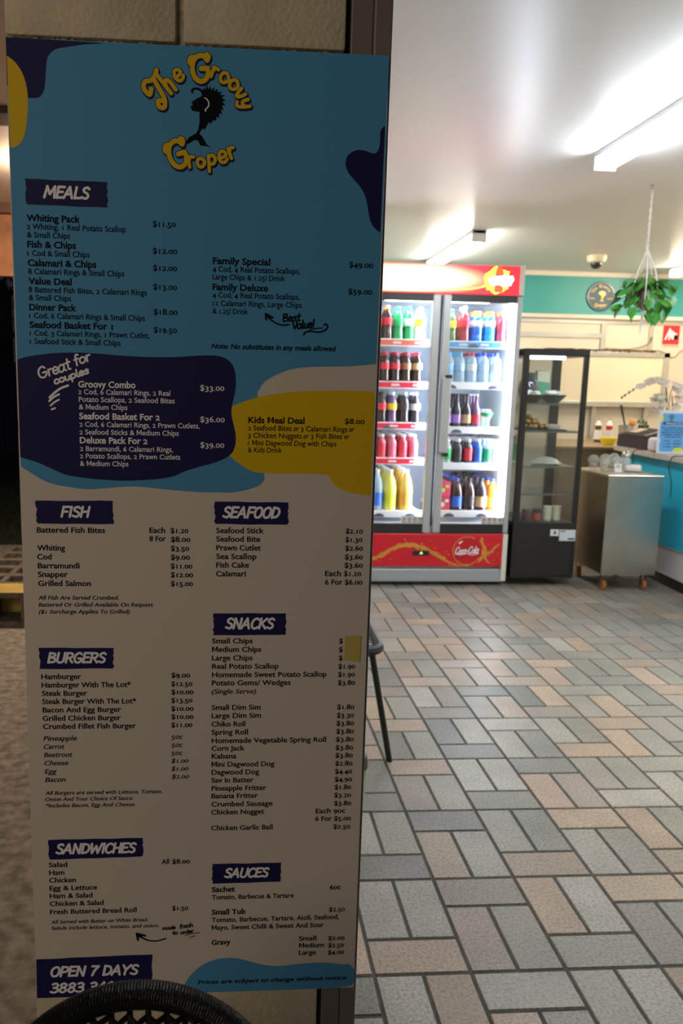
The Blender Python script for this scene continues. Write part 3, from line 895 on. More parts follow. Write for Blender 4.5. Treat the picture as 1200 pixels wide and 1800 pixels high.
concrete = mat('outdoor_concrete', (0.37, 0.33, 0.28), 0.9, noise=0.55, nscale=26, bump=0.7, bscale=90)
mb = MB()
mb.bb(-6, -0.17, -3, 6.1, -0.15, 0.0)
mb.bb(-0.17, 5.2, -3, 1.305, -0.15, 0.0)
struct('ground', mb, concrete, 'stained concrete slab outside the shop')
grass_m = mat('night_grass', (0.03, 0.045, 0.012), 0.9, noise=0.6, nscale=9)
mb = MB()
rg = random.Random(3)
bm = mb.bm
mb.bb(-9, -0.3, 6.1, 13.9, -0.15, -0.01)
for k in range(6000):
    x, y = rg.uniform(-7, -0.6), 6.15+7.6*rg.random()**1.6
    h, a = rg.uniform(.03, .09), rg.uniform(0, 6.28)
    dx, dy = .012*math.cos(a), .012*math.sin(a)
    v = [bm.verts.new((x-dx, y-dy, -.01)), bm.verts.new((x+dx, y+dy, -.01)), bm.verts.new((x+rg.uniform(-.03, .03), y+rg.uniform(-.03, .03), h))]
    bm.faces.new(v)
tag(mb.build('grass', grass_m, fix=False), 'dark lawn beyond the concrete slab', 'grass', None, 'stuff')

struct('terrain', MB().bb(-9, -0.3, 13.9, 17, -0.15, -0.01), grass_m, 'dark earth beyond the lawn')
# ceiling
ceil_m = mat('ceiling_paint', (0.66, 0.66, 0.67), 0.33, spec=0.5, noise=0.03, nscale=2)
mb = MB().bb(-0.35, 4.95, 1.31, YB+0.2, CEIL, CEIL+0.1)
struct('ceiling', mb, ceil_m, 'glossy white painted ceiling of the shop')

# walls
cream = mat('cream_wall', (0.80, 0.72, 0.575), 0.55, noise=0.05, nscale=3)
teal = mat('teal_band', (0.045, 0.36, 0.34), 0.4, noise=0.05, nscale=4)
white_in = mat('white_interior', (0.75, 0.73, 0.68), 0.6)
mb = MB()
mb.bb(-0.35, 4.95, YB, YB+0.15, 0, 2.0)
mb.mi = 1
mb.bb(-0.35, 4.95, YB-0.02, YB+0.15, 2.0, CEIL)
struct('wall_back', mb, [cream, teal], 'cream back wall with a teal band under the ceiling')
struct('wall_right', MB().bb(4.75, 4.95, 1.31, YB, 0, CEIL), cream, 'cream side wall behind the counter')
struct('wall_left', MB().bb(-0.35, -0.16, 1.50, YB, 0, CEIL), white_in, 'white painted side wall hidden behind the pillar')
trim_m = mat('cream_trim', (0.78, 0.70, 0.58), 0.45)
alu = mat('aluminium_strip', (0.55, 0.53, 0.48), 0.35, metal=0.7, noise=0.12, nscale=6)
struct('trim_1', MB().bb(-0.16, 4.75, YB-0.045, YB-0.018, CEIL-0.042, CEIL-0.0005), trim_m, 'cream cornice strip above the teal band')
mb = MB().bb(-0.16, 4.75, YB-0.05, YB, 1.975, 2.012, 0.004)
struct('trim_2', mb, trim_m, 'cream ledge under the teal band')
struct('trim_3', MB().bb(-0.16, 4.75, YB-0.012, YB, 1.935, 1.974), alu, 'metal joint strip under the cream ledge')
struct('trim_4', MB().bb(2.0, 3.53, YB-0.014, YB, 1.80, 1.845), alu, 'horizontal metal joint strip behind the display cabinet')
struct('trim_5', MB().bb(3.505, 3.555, YB-0.016, YB, 1.69, 1.935), alu, 'vertical metal joint strip above the hood, left of the plant')
struct('trim_6', MB().bb(3.975, 4.02, YB-0.016, YB, 1.69, 1.935), alu, 'vertical metal joint strip left of the red sign')

# front pillar: painted concrete blocks with raked joints
block_m = mat('painted_block', (0.58, 0.50, 0.35), 0.8, noise=0.16, nscale=14, bump=0.55, bscale=130)
mort_m = mat('raked_mortar', (0.46, 0.40, 0.29), 0.95, noise=0.4, nscale=60, bump=0.9, bscale=150)
dark_gap = mat('dark_gap', (0.02, 0.018, 0.015), 0.9)
def pillar():
    rnd = random.Random(5)
    mb = MB()
    mb.mi = 1
    mb.bb(-0.350, 0.174, YF+0.018, 1.50, 0, CEIL)
    # lumps of mortar along the bed joint over the board
    for k in range(90):
        x = -0.345+k*0.0058+rnd.uniform(-.002, .002)
        mb.box((x, YF+0.017, 1.8175+rnd.uniform(-.003, .002)), (rnd.uniform(.006, .014), .012, rnd.uniform(.004, .009)), 0.002, RY(rnd.uniform(-.5, .5)), 1)
    mb.mi = 0
    z = 1.8225-0.2*9
    cid = 0
    while z < CEIL:
        z0, z1 = max(z, 0), min(z+0.193, CEIL)
        xs = [(-0.3545, -0.0905), (-0.0795, 0.177)] if cid % 2 else [(-0.3545, 0.177)]
        for a, b in xs:
            if z1-z0 > 0.02:
                mb.bb(a, b, YF+0.006, 1.48, z0, z1, 0.006)
        z += 0.2
        cid += 1
    struct('wall_front', mb, [block_m, mort_m], 'cream painted block pillar behind the menu board', smooth=True)
pillar()
jamb_m = mat('steel_jamb', (0.17, 0.145, 0.125), 0.5, noise=0.08, nscale=5)
mb = MB()
mb.bb(0.1855, 0.221, YF+0.012, 1.49, 0, 2.06, 0.002)
mb.bb(0.2215, 0.2515, YF+0.006, 1.49, 0, 2.06, 0.003)
mb.bb(0.178, 0.19, YF+0.04, 1.48, 0, 2.06)
mb.mi = 1
mb.bb(0.1765, 0.186, YF+0.02, YF+0.05, 0, 2.06)
struct('door_1', mb, [jamb_m, dark_gap], 'grey steel door jamb beside the block pillar')
mb = MB()
mb.bb(0.18, 1.45, YF+0.01, 1.49, 2.06, CEIL)
mb.bb(1.40, 4.95, YF+0.01, 1.49, 0, CEIL)
struct('wall_header', mb, block_m, 'block wall over and right of the shop doorway')

# ------------------------------------------------------------------ menu board
BX, BZ = -0.351, 0.155
BW, BH = 0.597, 1.661
def layer(n):
    y = YF-0.00015-0.00007*n
    return lambda u, v: (BX+u/1000, y, BZ+v/1000)
INK = mat('black_ink', (0.008, 0.008, 0.010), 0.8, spec=0.05)
NAVY = mat('navy_print', (0.010, 0.008, 0.070), 0.6, spec=0.2)
BLUE = mat('sky_blue_print', (0.068, 0.275, 0.49), 0.55, spec=0.2)
YELLOW = mat('yellow_print', (0.66, 0.43, 0.006), 0.55, spec=0.2)
PAPER = mat('board_white', (0.60, 0.535, 0.47), 0.55, spec=0.2)
WHITEINK = mat('white_print', (0.84, 0.82, 0.84), 0.5, spec=0.2)
menu = thing('menu_board', 'tall printed menu board fixed to the block pillar', 'menu board', (BX+BW/2, YF, BZ))
MB().bb(BX, BX+BW, YF, YF+0.0035, BZ, BZ+BH, 0.0008).build('panel', PAPER, menu)
def shape(name, m, key, n, clamp=True):
    pts = [(min(max(u, 0), BW*1000), min(max(v, 0), BH*1000)) for u, v in smooth_closed(MENU_SHAPES[key], key)]
    L = layer(n)
    return MB().poly([L(u, v) for u, v in pts]).build(name, m, menu, fix=False)
def smooth_closed(p, key):
    return smooth_line(p[:-2], 4)+list(p[-2:]) if key == 'blue' else smooth_line(p, 4)
shape('sky_blue_field', BLUE, 'blue', 1)
shape('navy_corner_print', NAVY, 'navy_corner', 2)
shape('navy_edge_print', NAVY, 'navy_right', 2)
shape('yellow_corner_print', YELLOW, 'yellow_corner', 3)
shape('yellow_panel_print', YELLOW, 'yellow_kids', 3)
shape('navy_panel_print', NAVY, 'navy_couples', 4)
shape('blue_wave_print', BLUE, 'wave_foot', 2)

STY = {'b': (0.027, 10.4, 0.0), 'r': (0.012, 9.0, 0.0), 'm': (0.017, 9.6, 0.0), 'i': (0.010, 7.3, 0.2), 'j': (0.010, 9.0, 0.2),
       'k': (0.025, 8.2, 0.2), 'wb': (0.026, 10.6, 0.0), 'wr': (0.009, 8.6, 0.0), 'wm': (0.008, 10.0, 0.0)}
dark, light = bmesh.new(), bmesh.new()
L6 = layer(6)
for s, style, u, v, wd in MENU_TEXT:
    bold, cap, sh = STY[style]
    lay_text(light if style[0] == 'w' else dark, s, u, v, wd, cap, L6, bold, True, sh)
def bm_build(bm, name, m, parent):
    me = bpy.data.meshes.new(name)
    bm.to_mesh(me)
    bm.free()
    for q in (m if isinstance(m, list) else [m]):
        me.materials.append(q)
    o = bpy.data.objects.new(name, me)
    C.objects.link(o)
    if parent:
        o.parent = parent
        o.matrix_parent_inverse = Matrix.Translation(-parent.location)
    return o
bm_build(dark, 'black_lettering', INK, menu)
bm_build(light, 'white_lettering', WHITEINK, menu)
for words, ink, wd, strokes in ((('Great', 'for', 'couples'), WHITEINK, 3.0, STROKES['light']), (('Best', 'Value!'), INK, 2.6, STROKES['dark'][:6]),
                                (('made', 'fresh', 'to', 'order'), INK, 1.7, STROKES['dark'][6:])):
    strokes_from(1e-5)
    hm = bmesh.new()
    for word in words:
        u, v, h, wdt, rot = HANDWRITING[word]
        hand_text(hm, word, u, v, h, wdt, rot, L6, wd)
    for sw, pts in strokes:
        ribbon(hm, smooth_line(pts, 5), sw, L6)
    bm_build(hm, 'handwritten_note', ink, menu)

rb = random.Random(9)
for nm, q, rows in MENU_BANNERS:
    tl, tr, br, bl = [(q[i], q[i+1]) for i in (0, 2, 4, 6)]
    pts = []
    for k in range(9):                       # brushed ragged right edge
        t = k/8
        pts.append((tr[0]+(br[0]-tr[0])*t+rb.uniform(-1.6, 1.4), tr[1]+(br[1]-tr[1])*t))
    for k in range(1, 6):
        t = k/6
        pts.append((br[0]+(bl[0]-br[0])*t, br[1]+(bl[1]-br[1])*t+rb.uniform(-.7, .5)))
    for k in range(9):
        t = k/8
        pts.append((bl[0]+(tl[0]-bl[0])*t+(rb.uniform(-1.4, 1.6) if nm != 'hours' else 0), bl[1]+(tl[1]-bl[1])*t))
    for k in range(1, 6):
        t = k/6
        pts.append((tl[0]+(tr[0]-tl[0])*t, tl[1]+(tr[1]-tl[1])*t+rb.uniform(-.5, .6)))
    L = layer(5)
    pts = [(min(max(a, 0), BW*1000), max(b, 0)) for a, b in pts]
    bo = MB().poly([L(a, b) for a, b in pts]).build('heading_banner', NAVY, menu, fix=False)
    hb = bmesh.new()
    L = layer(6)
    strokes_from(1.2e-5)
    for word, u, v, wd, cap in rows:
        caps_text(hb, word, u+cap*.05, v+cap*.09, wd-cap*.1, cap*.82, L, cap*.19)
    t = bm_build(hb, 'heading_lettering', WHITEINK, None)
    t.parent = bo
    t.matrix_parent_inverse = Matrix.Translation(Vector((0, 0, 0))-menu.location+menu.location)
# logo lettering on its arcs
def rot_place(L, u, v, rot, dx=0, dy=0):
    ca, sa = math.cos(math.radians(rot)), math.sin(math.radians(rot))
    return lambda a, b: L(u+a*ca-b*sa+dx, v+a*sa+b*ca+dy)
lo = bmesh.new()
for ch, u, v, h, rot in LOGO:
    h *= 1.10
    wide = {'T': .78, 'G': .76, 'h': .66, 'e': 1.0, 'r': .88, 'o': .92, 'v': .95, 'y': .74, 'p': .78}[ch]*h
    sw = {'T': 7.0, 'G': 7.6, 'h': 6.0}.get(ch, 5.2)
    hh = h-sw*.9
    for wd, mi, n, dx, dy in ((sw+2.6, 0, 5, 1.3, -2.2), (sw+2.4, 0, 9, 0, 0), (sw, 1, 13, 0, 0)):
        strokes_from(4e-6)
        pl = rot_place(layer(n), u, v, rot, dx, dy)
        for st in FAT[ch]:
            q = [((a-.46)*wide*.86, (b-.5)*hh) for a, b in smooth_line(st, 7)]
            ribbon(lo, q, wd, pl, mi)
            for a, b in q[1:-1:2]:
                disc_dot(lo, a, b, wd/2, pl, mi)
bm_build(lo, 'logo_lettering', [NAVY, YELLOW], menu)
em = bmesh.new()
def em_poly(key, n, mi):
    L = layer(n)
    pts = [Vector(L(a, b)) for a, b in EMBLEM[key]]
    vs = [em.verts.new(p) for p in pts]
    for t in tessellate_polygon([pts]):
        try:
            f = em.faces.new([vs[i] for i in t])
            f.material_index = mi
        except ValueError:
            pass
em_poly('body', 5, 0)
em_poly('fin_line', 6, 1)
bm_build(em, 'fish_emblem', [INK, WHITEINK], menu)

note_m = mat('yellow_note_paper', (0.50, 0.40, 0.10), 0.8)
nt_ = thing('sticky_note', 'small yellow paper note stuck over the chip prices on the menu', 'note', (BX+.571, YF-.002, BZ+.678))
L9 = layer(9)
MB().poly([L9(a, b) for a, b in NOTE], (0, -0.0008, 0)).build('paper', note_m, nt_)
# ------------------------------------------------------------------ lights of the room, with two added battens
white_metal = mat('white_enamel', (0.75, 0.75, 0.73), 0.35)
def batten(y0, y1, x, emis, label):
    t = thing('ceiling_light', label, 'ceiling light', (x, (y0+y1)/2, CEIL), 'fluorescent battens')
    MB().bb(x-.05, x+.05, y0, y1, CEIL-.028, CEIL, .004).build('housing', white_metal, t)
    mb = MB()
    prof = [(-.045, -.028), (-.05, -.05), (-.04, -.072), (0, -.08), (.04, -.072), (.05, -.05), (.045, -.028)]
    mb.poly([(x+a, y0+.018, CEIL+b) for a, b in prof], (0, y1-y0-.036, 0)).build('diffuser', emis, t)
    for a, b in ((y0, y0+.016), (y1-.016, y1)):
        MB().bb(x-.052, x+.052, a, b, CEIL-.083, CEIL, .003).build('end_cap', white_metal, t)
cool = emitter('cool_tube', (0.86, 0.93, 1.0), TUBE_COOL)
warm = emitter('warm_tube', (1.0, 0.85, 0.64), TUBE_WARM)
batten(2.42, 3.69, 1.735, cool, 'cool white ceiling batten nearest the doorway, at the upper right')
batten(5.49, 6.77, 1.725, emitter('neutral_tube', (1.0, 0.93, 0.82), TUBE_COOL), 'ceiling batten running behind the top of the drinks fridge')
batten(5.55, 6.82, 3.93, warm, 'warm ceiling batten right of the hanging plant')
batten(2.42, 3.69, 3.93, cool, 'added cool white ceiling batten over the counter side, beyond the right of the view')  # extra batten added out of view to brighten the floor
batten(1.52, 2.14, 2.25, cool, 'added short cool white ceiling batten just inside the doorway, out of view')  # added above the view so the near tiles get more light

t = thing('security_dome', 'domed security camera with a cream base on the ceiling by the teal band', 'security camera', (2.985, 6.35, CEIL))
MB().lathe([(0, -.001), (.075, -.001), (.078, -.02), (.066, -.05), (.05, -.058), (0, -.058)], (2.985, 6.35, CEIL), 28).build('base', mat('cream_plastic', (.85, .76, .52), .35), t, True)
MB().lathe([(.044, -.055), (.046, -.07), (.036, -.093), (.018, -.104), (0, -.106)], (2.985, 6.35, CEIL), 24).build('dome', mat('smoked_dome', (.03, .03, .03), .08), t, True)

# ------------------------------------------------------------------ drinks fridge
grey_metal = mat('grey_door_frame', (0.46, 0.48, 0.50), 0.35, metal=0.35)
black_pl = mat('black_plastic', (0.018, 0.018, 0.02), 0.4)
cream_steel = mat('fridge_side', (0.70, 0.67, 0.58), 0.4)
liner = mat('fridge_liner', (0.80, 0.83, 0.88), 0.35)
red_p = mat('fridge_red', (0.60, 0.012, 0.025), 0.3)
FX0, FX1, FY0, FY1, FT = 0.77, 1.835, 4.90, 5.58, 2.068
fr = thing('drinks_fridge', 'tall two-door glass drinks fridge with a lit red header', 'fridge', (1.30, 5.2, 0))
mb = MB()
mb.bb(FX0, FX0+.03, FY0, FY1, .04, FT)
mb.bb(FX1-.03, FX1, FY0, FY1, .04, FT)
mb.bb(FX0, FX1, FY1-.02, FY1, .04, FT)
mb.bb(FX0, FX1, FY0, FY1, 1.88, FT)
mb.bb(FX0, FX1, FY0+.02, FY1, .09, .40)
mb.bb(FX0, FX1, FY0, FY1, .04, .09)
mb.bb(1.803, FX1, 4.866, FY0, .035, .352)
mb.bb(1.805, FX1, 4.866, FY0, 1.885, FT)
mb.build('cabinet', cream_steel, fr)
mb = MB()
mb.bb(FX0+.03, FX0+.045, FY0+.02, 5.50, .40, 1.88)
mb.bb(FX1-.045, FX1-.03, FY0+.02, 5.50, .40, 1.88)
mb.bb(FX0+.03, FX1-.03, FY0+.02, 5.50, 1.862, 1.88)
mb.bb(FX0+.03, FX1-.03, FY0+.02, 5.50, .40, .415)
mb.build('inner_lining', liner, fr)
MB().bb(FX0+.045, FX1-.045, 5.48, 5.50, .415, 1.862).build('back_panel', mat('fridge_back', (.26, .31, .38), .35), fr)
MB().bb(1.305, 1.332, FY0, FY0+.05, .40, 1.88).build('mullion', black_pl, fr)
ft = emitter('fridge_light', (0.80, 0.89, 1.0), FRIDGE_TUBE)
for x in (1.288, 1.783):
    MB().bb(x-.009, x+.009, FY0+.004, FY0+.040, .45, 1.85, .004).build('light_tube', ft, fr)
MB().bb(FX0+.2, FX1-.2, FY0+.03, FY0+.05, 1.84, 1.86).build('light_tube', ft, fr)
# header sign: a backlit printed sheet, cream swoosh fading to red at its border
def header_print():
    m = bpy.data.materials.new('header_print')
    m.use_nodes = True
    nt = m.node_tree
    b = nt.nodes['Principled BSDF']
    b.inputs['Roughness'].default_value = .25
    tc = nt.nodes.new('ShaderNodeTexCoord')
    mp = nt.nodes.new('ShaderNodeMapping')
    mp.vector_type = 'TEXTURE'
    mp.inputs['Location'].default_value = (1.03, 4.868, 1.972)
    mp.inputs['Scale'].default_value = (.70, 1.0, .115)
    nt.links.new(tc.outputs['Object'], mp.inputs['Vector'])
    g = nt.nodes.new('ShaderNodeTexGradient')
    g.gradient_type = 'SPHERICAL'
    nt.links.new(mp.outputs[0], g.inputs['Vector'])
    r = nt.nodes.new('ShaderNodeValToRGB')
    e = r.color_ramp.elements
    e[0].position, e[0].color = .10, (.42, .012, .024, 1)
    e[1].position, e[1].color = .62, (1.0, .56, .46, 1)
    k = e.new(.24)
    k.color = (.95, .17, .09, 1)
    k = e.new(.36)
    k.color = (1.0, .42, .24, 1)
    nt.links.new(g.outputs['Fac'], r.inputs['Fac'])
    nt.links.new(r.outputs['Color'], b.inputs['Base Color'])
    nt.links.new(r.outputs['Color'], b.inputs['Emission Color'])
    b.inputs['Emission Strength'].default_value = HEADER_GLOW*.62
    return m
hd = mat('header_red', (0.62, 0.02, 0.03), 0.25, emit=(1.0, 0.035, 0.05), estr=HEADER_GLOW*0.32)
hy = mat('header_cream', (0.9, 0.8, 0.55), 0.25, emit=(1.0, 0.78, 0.52), estr=HEADER_GLOW)
hg = mat('header_gold', (0.9, 0.5, 0.05), 0.25, emit=(1.0, 0.50, 0.04), estr=HEADER_GLOW*0.8)
hw = mat('header_white', (0.9, 0.9, 0.9), 0.25, emit=(1.0, 0.95, 0.85), estr=HEADER_GLOW*1.5)
hb_ = mat('header_bottle', (0.35, 0.02, 0.02), 0.25, emit=(0.55, 0.08, 0.02), estr=HEADER_GLOW*0.5)
hs = MB().bb(.80, 1.805, 4.868, 4.9, 1.887, 2.062, .003).build('header_sign', hd, fr)
def on(y, pts): return [(a, y, b) for a, b in pts]
mb = MB()
mb.bb(.803, 1.80, 4.8672, 4.8685, 1.890, 2.059)
hs1 = mb.build('backlit_print', header_print(), fr)
mb = MB()
rr = random.Random(4)
def splash(cx, cz, rx, rz, n, j, rnd):
    return [(cx+rx*(1+rnd.uniform(-j, j))*math.cos(2*PI*k/n), cz+rz*(1+rnd.uniform(-j, j))*math.sin(2*PI*k/n)) for k in range(n)]
mb.poly(on(4.8668, splash(1.665, 1.972, .085, .078, 26, .16, rr)))
mb.poly(on(4.8668, [(1.36, 1.905), (1.42, 1.908), (1.50, 1.913), (1.58, 1.93), (1.60, 1.955), (1.55, 1.93), (1.46, 1.918)]))
mb.mi = 1
mb.poly(on(4.8664, splash(1.645, 1.970, .045, .026, 18, .25, rr)))
mb.poly(on(4.8664, splash(1.715, 1.975, .055, .036, 18, .25, rr)))
mb.mi = 2
mb.poly(on(4.8666, [(1.645, 1.9), (1.695, 1.9), (1.70, 1.93), (1.69, 1.955), (1.70, 1.985), (1.70, 2.02), (1.685, 2.055), (1.655, 2.055), (1.645, 2.02), (1.645, 1.985), (1.655, 1.955), (1.642, 1.93)]))
mb.build('golden_splash', [hg, hw, hb_], fr, fix=False)
# doors
pane = glass('fridge_pane')
def door(x0, x1, hinge):
    d = MB()
    d.bb(x0, x0+.05, 4.868, 4.898, .36, 1.88, .005)
    d.bb(x1-.05 if x1 < 1.5 else x1-.034, x1, 4.868, 4.898, .36, 1.88, .005)
    o = d.build('door', grey_metal, fr)
    for za, zb in ((1.836, 1.884), (.356, .418)):
        MB().bb(x0+.05, x1-.034, 4.872, 4.897, za, zb, .003).build('door_rail', black_pl, o)
    MB().bb(x0+.045, x1-.034, 4.882, 4.888, .415, 1.84).build('pane', pane, o)
    return o
d1 = door(.79, 1.309, 0)
d2 = door(1.327, 1.832, 1)
hn = MB().bb(1.336, 1.397, 4.850, 4.872, .885, 1.365, .006).build('handle', grey_metal, d2)
for z in (.875, 1.372):
    MB().bb(1.362, 1.400, 4.845, 4.874, z-.011, z+.011, .003).build('handle_bracket', black_pl, hn)
stk = mat('sticker_paper', (.62, .56, .54), .5)
dk = mat('sticker_ink', (.10, .06, .06), .5)
for x0, dd in ((1.118, d1), (1.652, d2)):
    mb = MB().bb(x0, x0+.148, 4.8805, 4.882, .416, .466)
    mb.mi = 1
    for k in range(4):
        cx = x0+.02+k*.036
        mb.poly(on(4.8800, [(cx+.012*math.cos(a*PI/6), .446+.012*math.sin(a*PI/6)) for a in range(12)]))
        mb.bb(cx-.012, cx+.012, 4.8800, 4.8804, .424, .428)
    mb.mi = 0
    for k in range(4):
        cx = x0+.02+k*.036
        mb.poly(on(4.8796, [(cx+.009*math.cos(a*PI/6), .446+.009*math.sin(a*PI/6)) for a in range(12)]))
    mb.mi = 1
    for k in range(4):
        cx = x0+.02+k*.036
        mb.bb(cx-.003, cx+.003, 4.8788, 4.8794, .440, .453)
    mb.build('sticker_strip', [stk, dk], dd)
# kick panel
kp = MB().bb(.79, 1.803, 4.868, 4.9, .132, .352, .004).build('kick_panel', red_p, fr)
gold = mat('golden_splash_print', (.72, .30, .045), .35, noise=.35, nscale=60)
dred = mat('bubble_red', (.50, .008, .02), .3)
mb = MB()
up_ = [(.80, .165), (.86, .175), (.93, .19), (1.0, .222), (1.06, .262), (1.12, .285), (1.19, .29), (1.26, .275), (1.33, .245), (1.40, .205), (1.46, .165), (1.52, .147), (1.58, .145)]
lo_ = [(1.58, .139), (1.51, .138), (1.44, .155), (1.38, .19), (1.31, .225), (1.25, .25), (1.19, .262), (1.13, .258), (1.07, .236), (1.01, .2), (.94, .172), (.87, .157), (.80, .148)]
rr = random.Random(8)
jig = lambda P: [(a+rr.uniform(-.006, .006), b+rr.uniform(-.006, .006)) for a, b in smooth_line(P, 4)]
mb.poly(on(4.8672, jig(up_)+jig(lo_)))
for k in range(26):
    a = rr.uniform(.82, 1.5)
    i = min(int((a-.8)/.065), 11)
    b = up_[i][1]+rr.uniform(-.05, .03)
    mb.poly(on(4.8670, splash(a, b, rr.uniform(.003, .008), rr.uniform(.003, .006), 7, .3, rr)))
mb.poly(on(4.8672, jig([(1.655, .335), (1.675, .30), (1.69, .26), (1.70, .235), (1.73, .245), (1.755, .275), (1.79, .285), (1.76, .262), (1.735, .225), (1.70, .205), (1.715, .17), (1.74, .15), (1.70, .165), (1.675, .19), (1.665, .175), (1.64, .16), (1.665, .21), (1.67, .26), (1.655, .30)])))
for k in range(16):
    mb.poly(on(4.8670, splash(rr.uniform(1.67, 1.79), rr.uniform(.16, .33), rr.uniform(.002, .005), rr.uniform(.002, .005), 7, .3, rr)))
mb.build('splash_print', gold, kp, fix=False)
strokes_from(2e-5)
mb = MB()
mb.mi = 0
mb.poly(on(4.8668, [(1.565+.094*math.cos(a*PI/18), .239+.094*math.sin(a*PI/18)) for a in range(36)]))
mb.mi = 2
ring = [(1.565+.094*math.cos(a*PI/18), .239+.094*math.sin(a*PI/18)) for a in range(-30, -2)]
ribbon(mb.bm, ring, .006, lambda a, b: (a, 4.8666, b), 2)
mb.mi = 1
mb.poly(on(4.8664, [(1.505, .29), (1.52, .302), (1.535, .308), (1.528, .298), (1.512, .284)]))
def script_word(bm, s, x, z, h, wd, y, st, mi):
    hand_text(bm, s, x, z, h, wd, 3, lambda a, b: (a, y, b), st, 0.28, mi)
script_word(mb.bm, 'Coca-Cola', 1.483, .216, .046, .158, 4.8662, .0062, 1)
ribbon(mb.bm, smooth_line([(1.49, .226), (1.52, .212), (1.56, .222), (1.60, .211), (1.645, .222)], 5), .0035, lambda a, b: (a, 4.8660, b), 1)
mb.build('round_logo', [dred, WHITEINK, gold], kp, fix=False)
cp = MB().bb(1.203, 1.312, 4.862, 4.869, .207, .240, .002).build('display', black_pl, kp)
mb = MB()
mb.poly(on(4.8615, [(1.247, .215), (1.252, .226), (1.258, .236), (1.264, .226), (1.269, .215), (1.262, .219), (1.254, .219)]))
mb.build('indicator', emitter('indicator_green', (.55, .85, .02), 1.3), cp, fix=False)
mb = MB()
mb.box((1.29, 4.885, .07), (1.03, .03, .085), .006, RX(-.12))
mb.build('plinth', mat('plinth_grey', (.36, .38, .41), .4, metal=.3), fr)
mb = MB()
for x in (.82, 1.79):
    for y in (4.95, 5.5):
        mb2 = MB().lathe([(0, 0), (.022, 0), (.022, .012), (.012, .015), (.012, .045), (0, .045)], (x, y, 0), 14)
        mb2.build('foot', black_pl, fr, True)
# shelves with price strips
SH = {'L': [1.600, 1.333, 1.070, .840, .490], 'R': [1.597, 1.336, 1.049, .812, .494]}
strips = {('L', 0): (.75, .16, .10), ('L', 1): (.72, .02, .06), ('L', 2): (.72, .02, .06), ('L', 3): (.72, .02, .06), ('R', 0): (.10, .42, .72)}
for side, xa, xb in (('L', .815, 1.262), ('R', 1.385, 1.765)):
    for i, z in enumerate(SH[side]):
        mb = MB()
        mb.bb(xa, xb, 4.945, 5.47, z-.007, z)
        mb.bb(xa, xb, 4.935, 4.945, z-.042, z+.004, .002)
        s_ = mb.build('shelf', mat('shelf_white', (.86, .88, .90), .35), fr)
        if (side, i) in strips:
            c = strips[(side, i)]
            x1 = xa+(xb-xa)*(.86 if i else .92)
            ps = MB()
            ps.bb(xa, x1, 4.931, 4.935, z-.036, z-.002)
            ps.mi = 1
            for k in range(3):
                cx = xa+.1+k*.14
                ps.poly(on(4.9305, [(cx-.028, z-.026), (cx+.028, z-.026), (cx+.026, z-.013), (cx-.026, z-.012)]))
            ps.build('price_strip', [mat('strip_%s%d' % (side, i), c, .4), mat('strip_mark', (.85, .7, .72), .4)], s_)
        tagx = {('R', 1): (1.42, 1.70), ('R', 2): (1.47,), ('R', 4): (1.45, 1.67), ('L', 4): (.98, 1.19), ('L', 2): (1.02,), ('R', 0): (1.55,)}.get((side, i), ())
        for cx in tagx:
            tg = MB().poly(on(4.9308, [(cx+.036*math.cos(a*PI/10), z-.038+.024*math.sin(a*PI/10)) for a in range(11)]), (0, .003, 0))
            tg.build('shelf_tag', mat('shelf_tag_grey', (.10, .11, .17), .4), s_)

# ------------------------------------------------------------------ drinks
PROF = {
 'pet':   (.215, .0325, [(0, 0), (.8, 0), (1, .03), (1, .22), (.9, .30), (.9, .36), (1, .44), (1, .62), (.86, .72), (.52, .83), (.38, .88), (.38, .93), (0, .93)], (.42, .64), (.42, .90, 1.0)),
 'cola':  (.192, .0315, [(0, 0), (.85, 0), (.98, .04), (.92, .12), (.80, .30), (.86, .38), (1, .46), (1, .62), (.88, .72), (.55, .83), (.40, .88), (.40, .93), (0, .93)], (.42, .63), (.45, .90, 1.0)),
 'sport': (.195, .037, [(0, 0), (.9, 0), (1, .04), (1, .2), (.9, .24), (1, .28), (.93, .45), (.9, .5), (1, .56), (1, .68), (.9, .78), (.66, .84), (.6, .86), (.6, .90), (0, .90)], (.5, .70), (.68, .86, 1.0)),
 'water': (.195, .034, [(0, 0), (.85, 0), (1, .04), (1, .35), (.94, .38), (1, .42), (1, .62), (.88, .75), (.5, .86), (.4, .89), (.4, .93), (0, .93)], (.4, .62), (.46, .90, 1.0)),
 'neck':  (.215, .030, [(0, 0), (.9, 0), (1, .03), (1, .45), (.85, .56), (.45, .70), (.38, .80), (.36, .94), (0, .94)], (.12, .38), (.42, .94, 1.0)),
 'slim':  (.155, .029, [(0, 0), (.85, 0), (1, .04), (.94, .3), (1, .5), (.95, .68), (.62, .80), (.5, .85), (.5, .91), (0, .91)], (.12, .62), (.56, .88, 1.0)),
 'big':   (.27, .044, [(0, 0), (.85, 0), (1, .03), (1, .1), (.96, .13), (.96, .42), (1, .46), (.96, .58), (.72, .76), (.38, .88), (.33, .90), (.33, .94), (0, .94)], (.12, .44), (.36, .91, 1.0)),
 'short': (.115, .036, [(0, 0), (.45, 0), (.5, .05), (.45, .35), (.6, .5), (1, .78), (.95, .85), (.55, .88), (.5, .92), (0, .92)], (.62, .84), (.6, .88, 1.0)),
}
def liq(name, col, rough=.07): return mat('drink_'+name, col, rough, spec=.8)
def clr(name, col, alpha=.45):
    n = 'clear_'+name
    return glass(n, tuple(min(1, .45+.55*c) for c in col), haze=col, hz=alpha)
_proto = {}
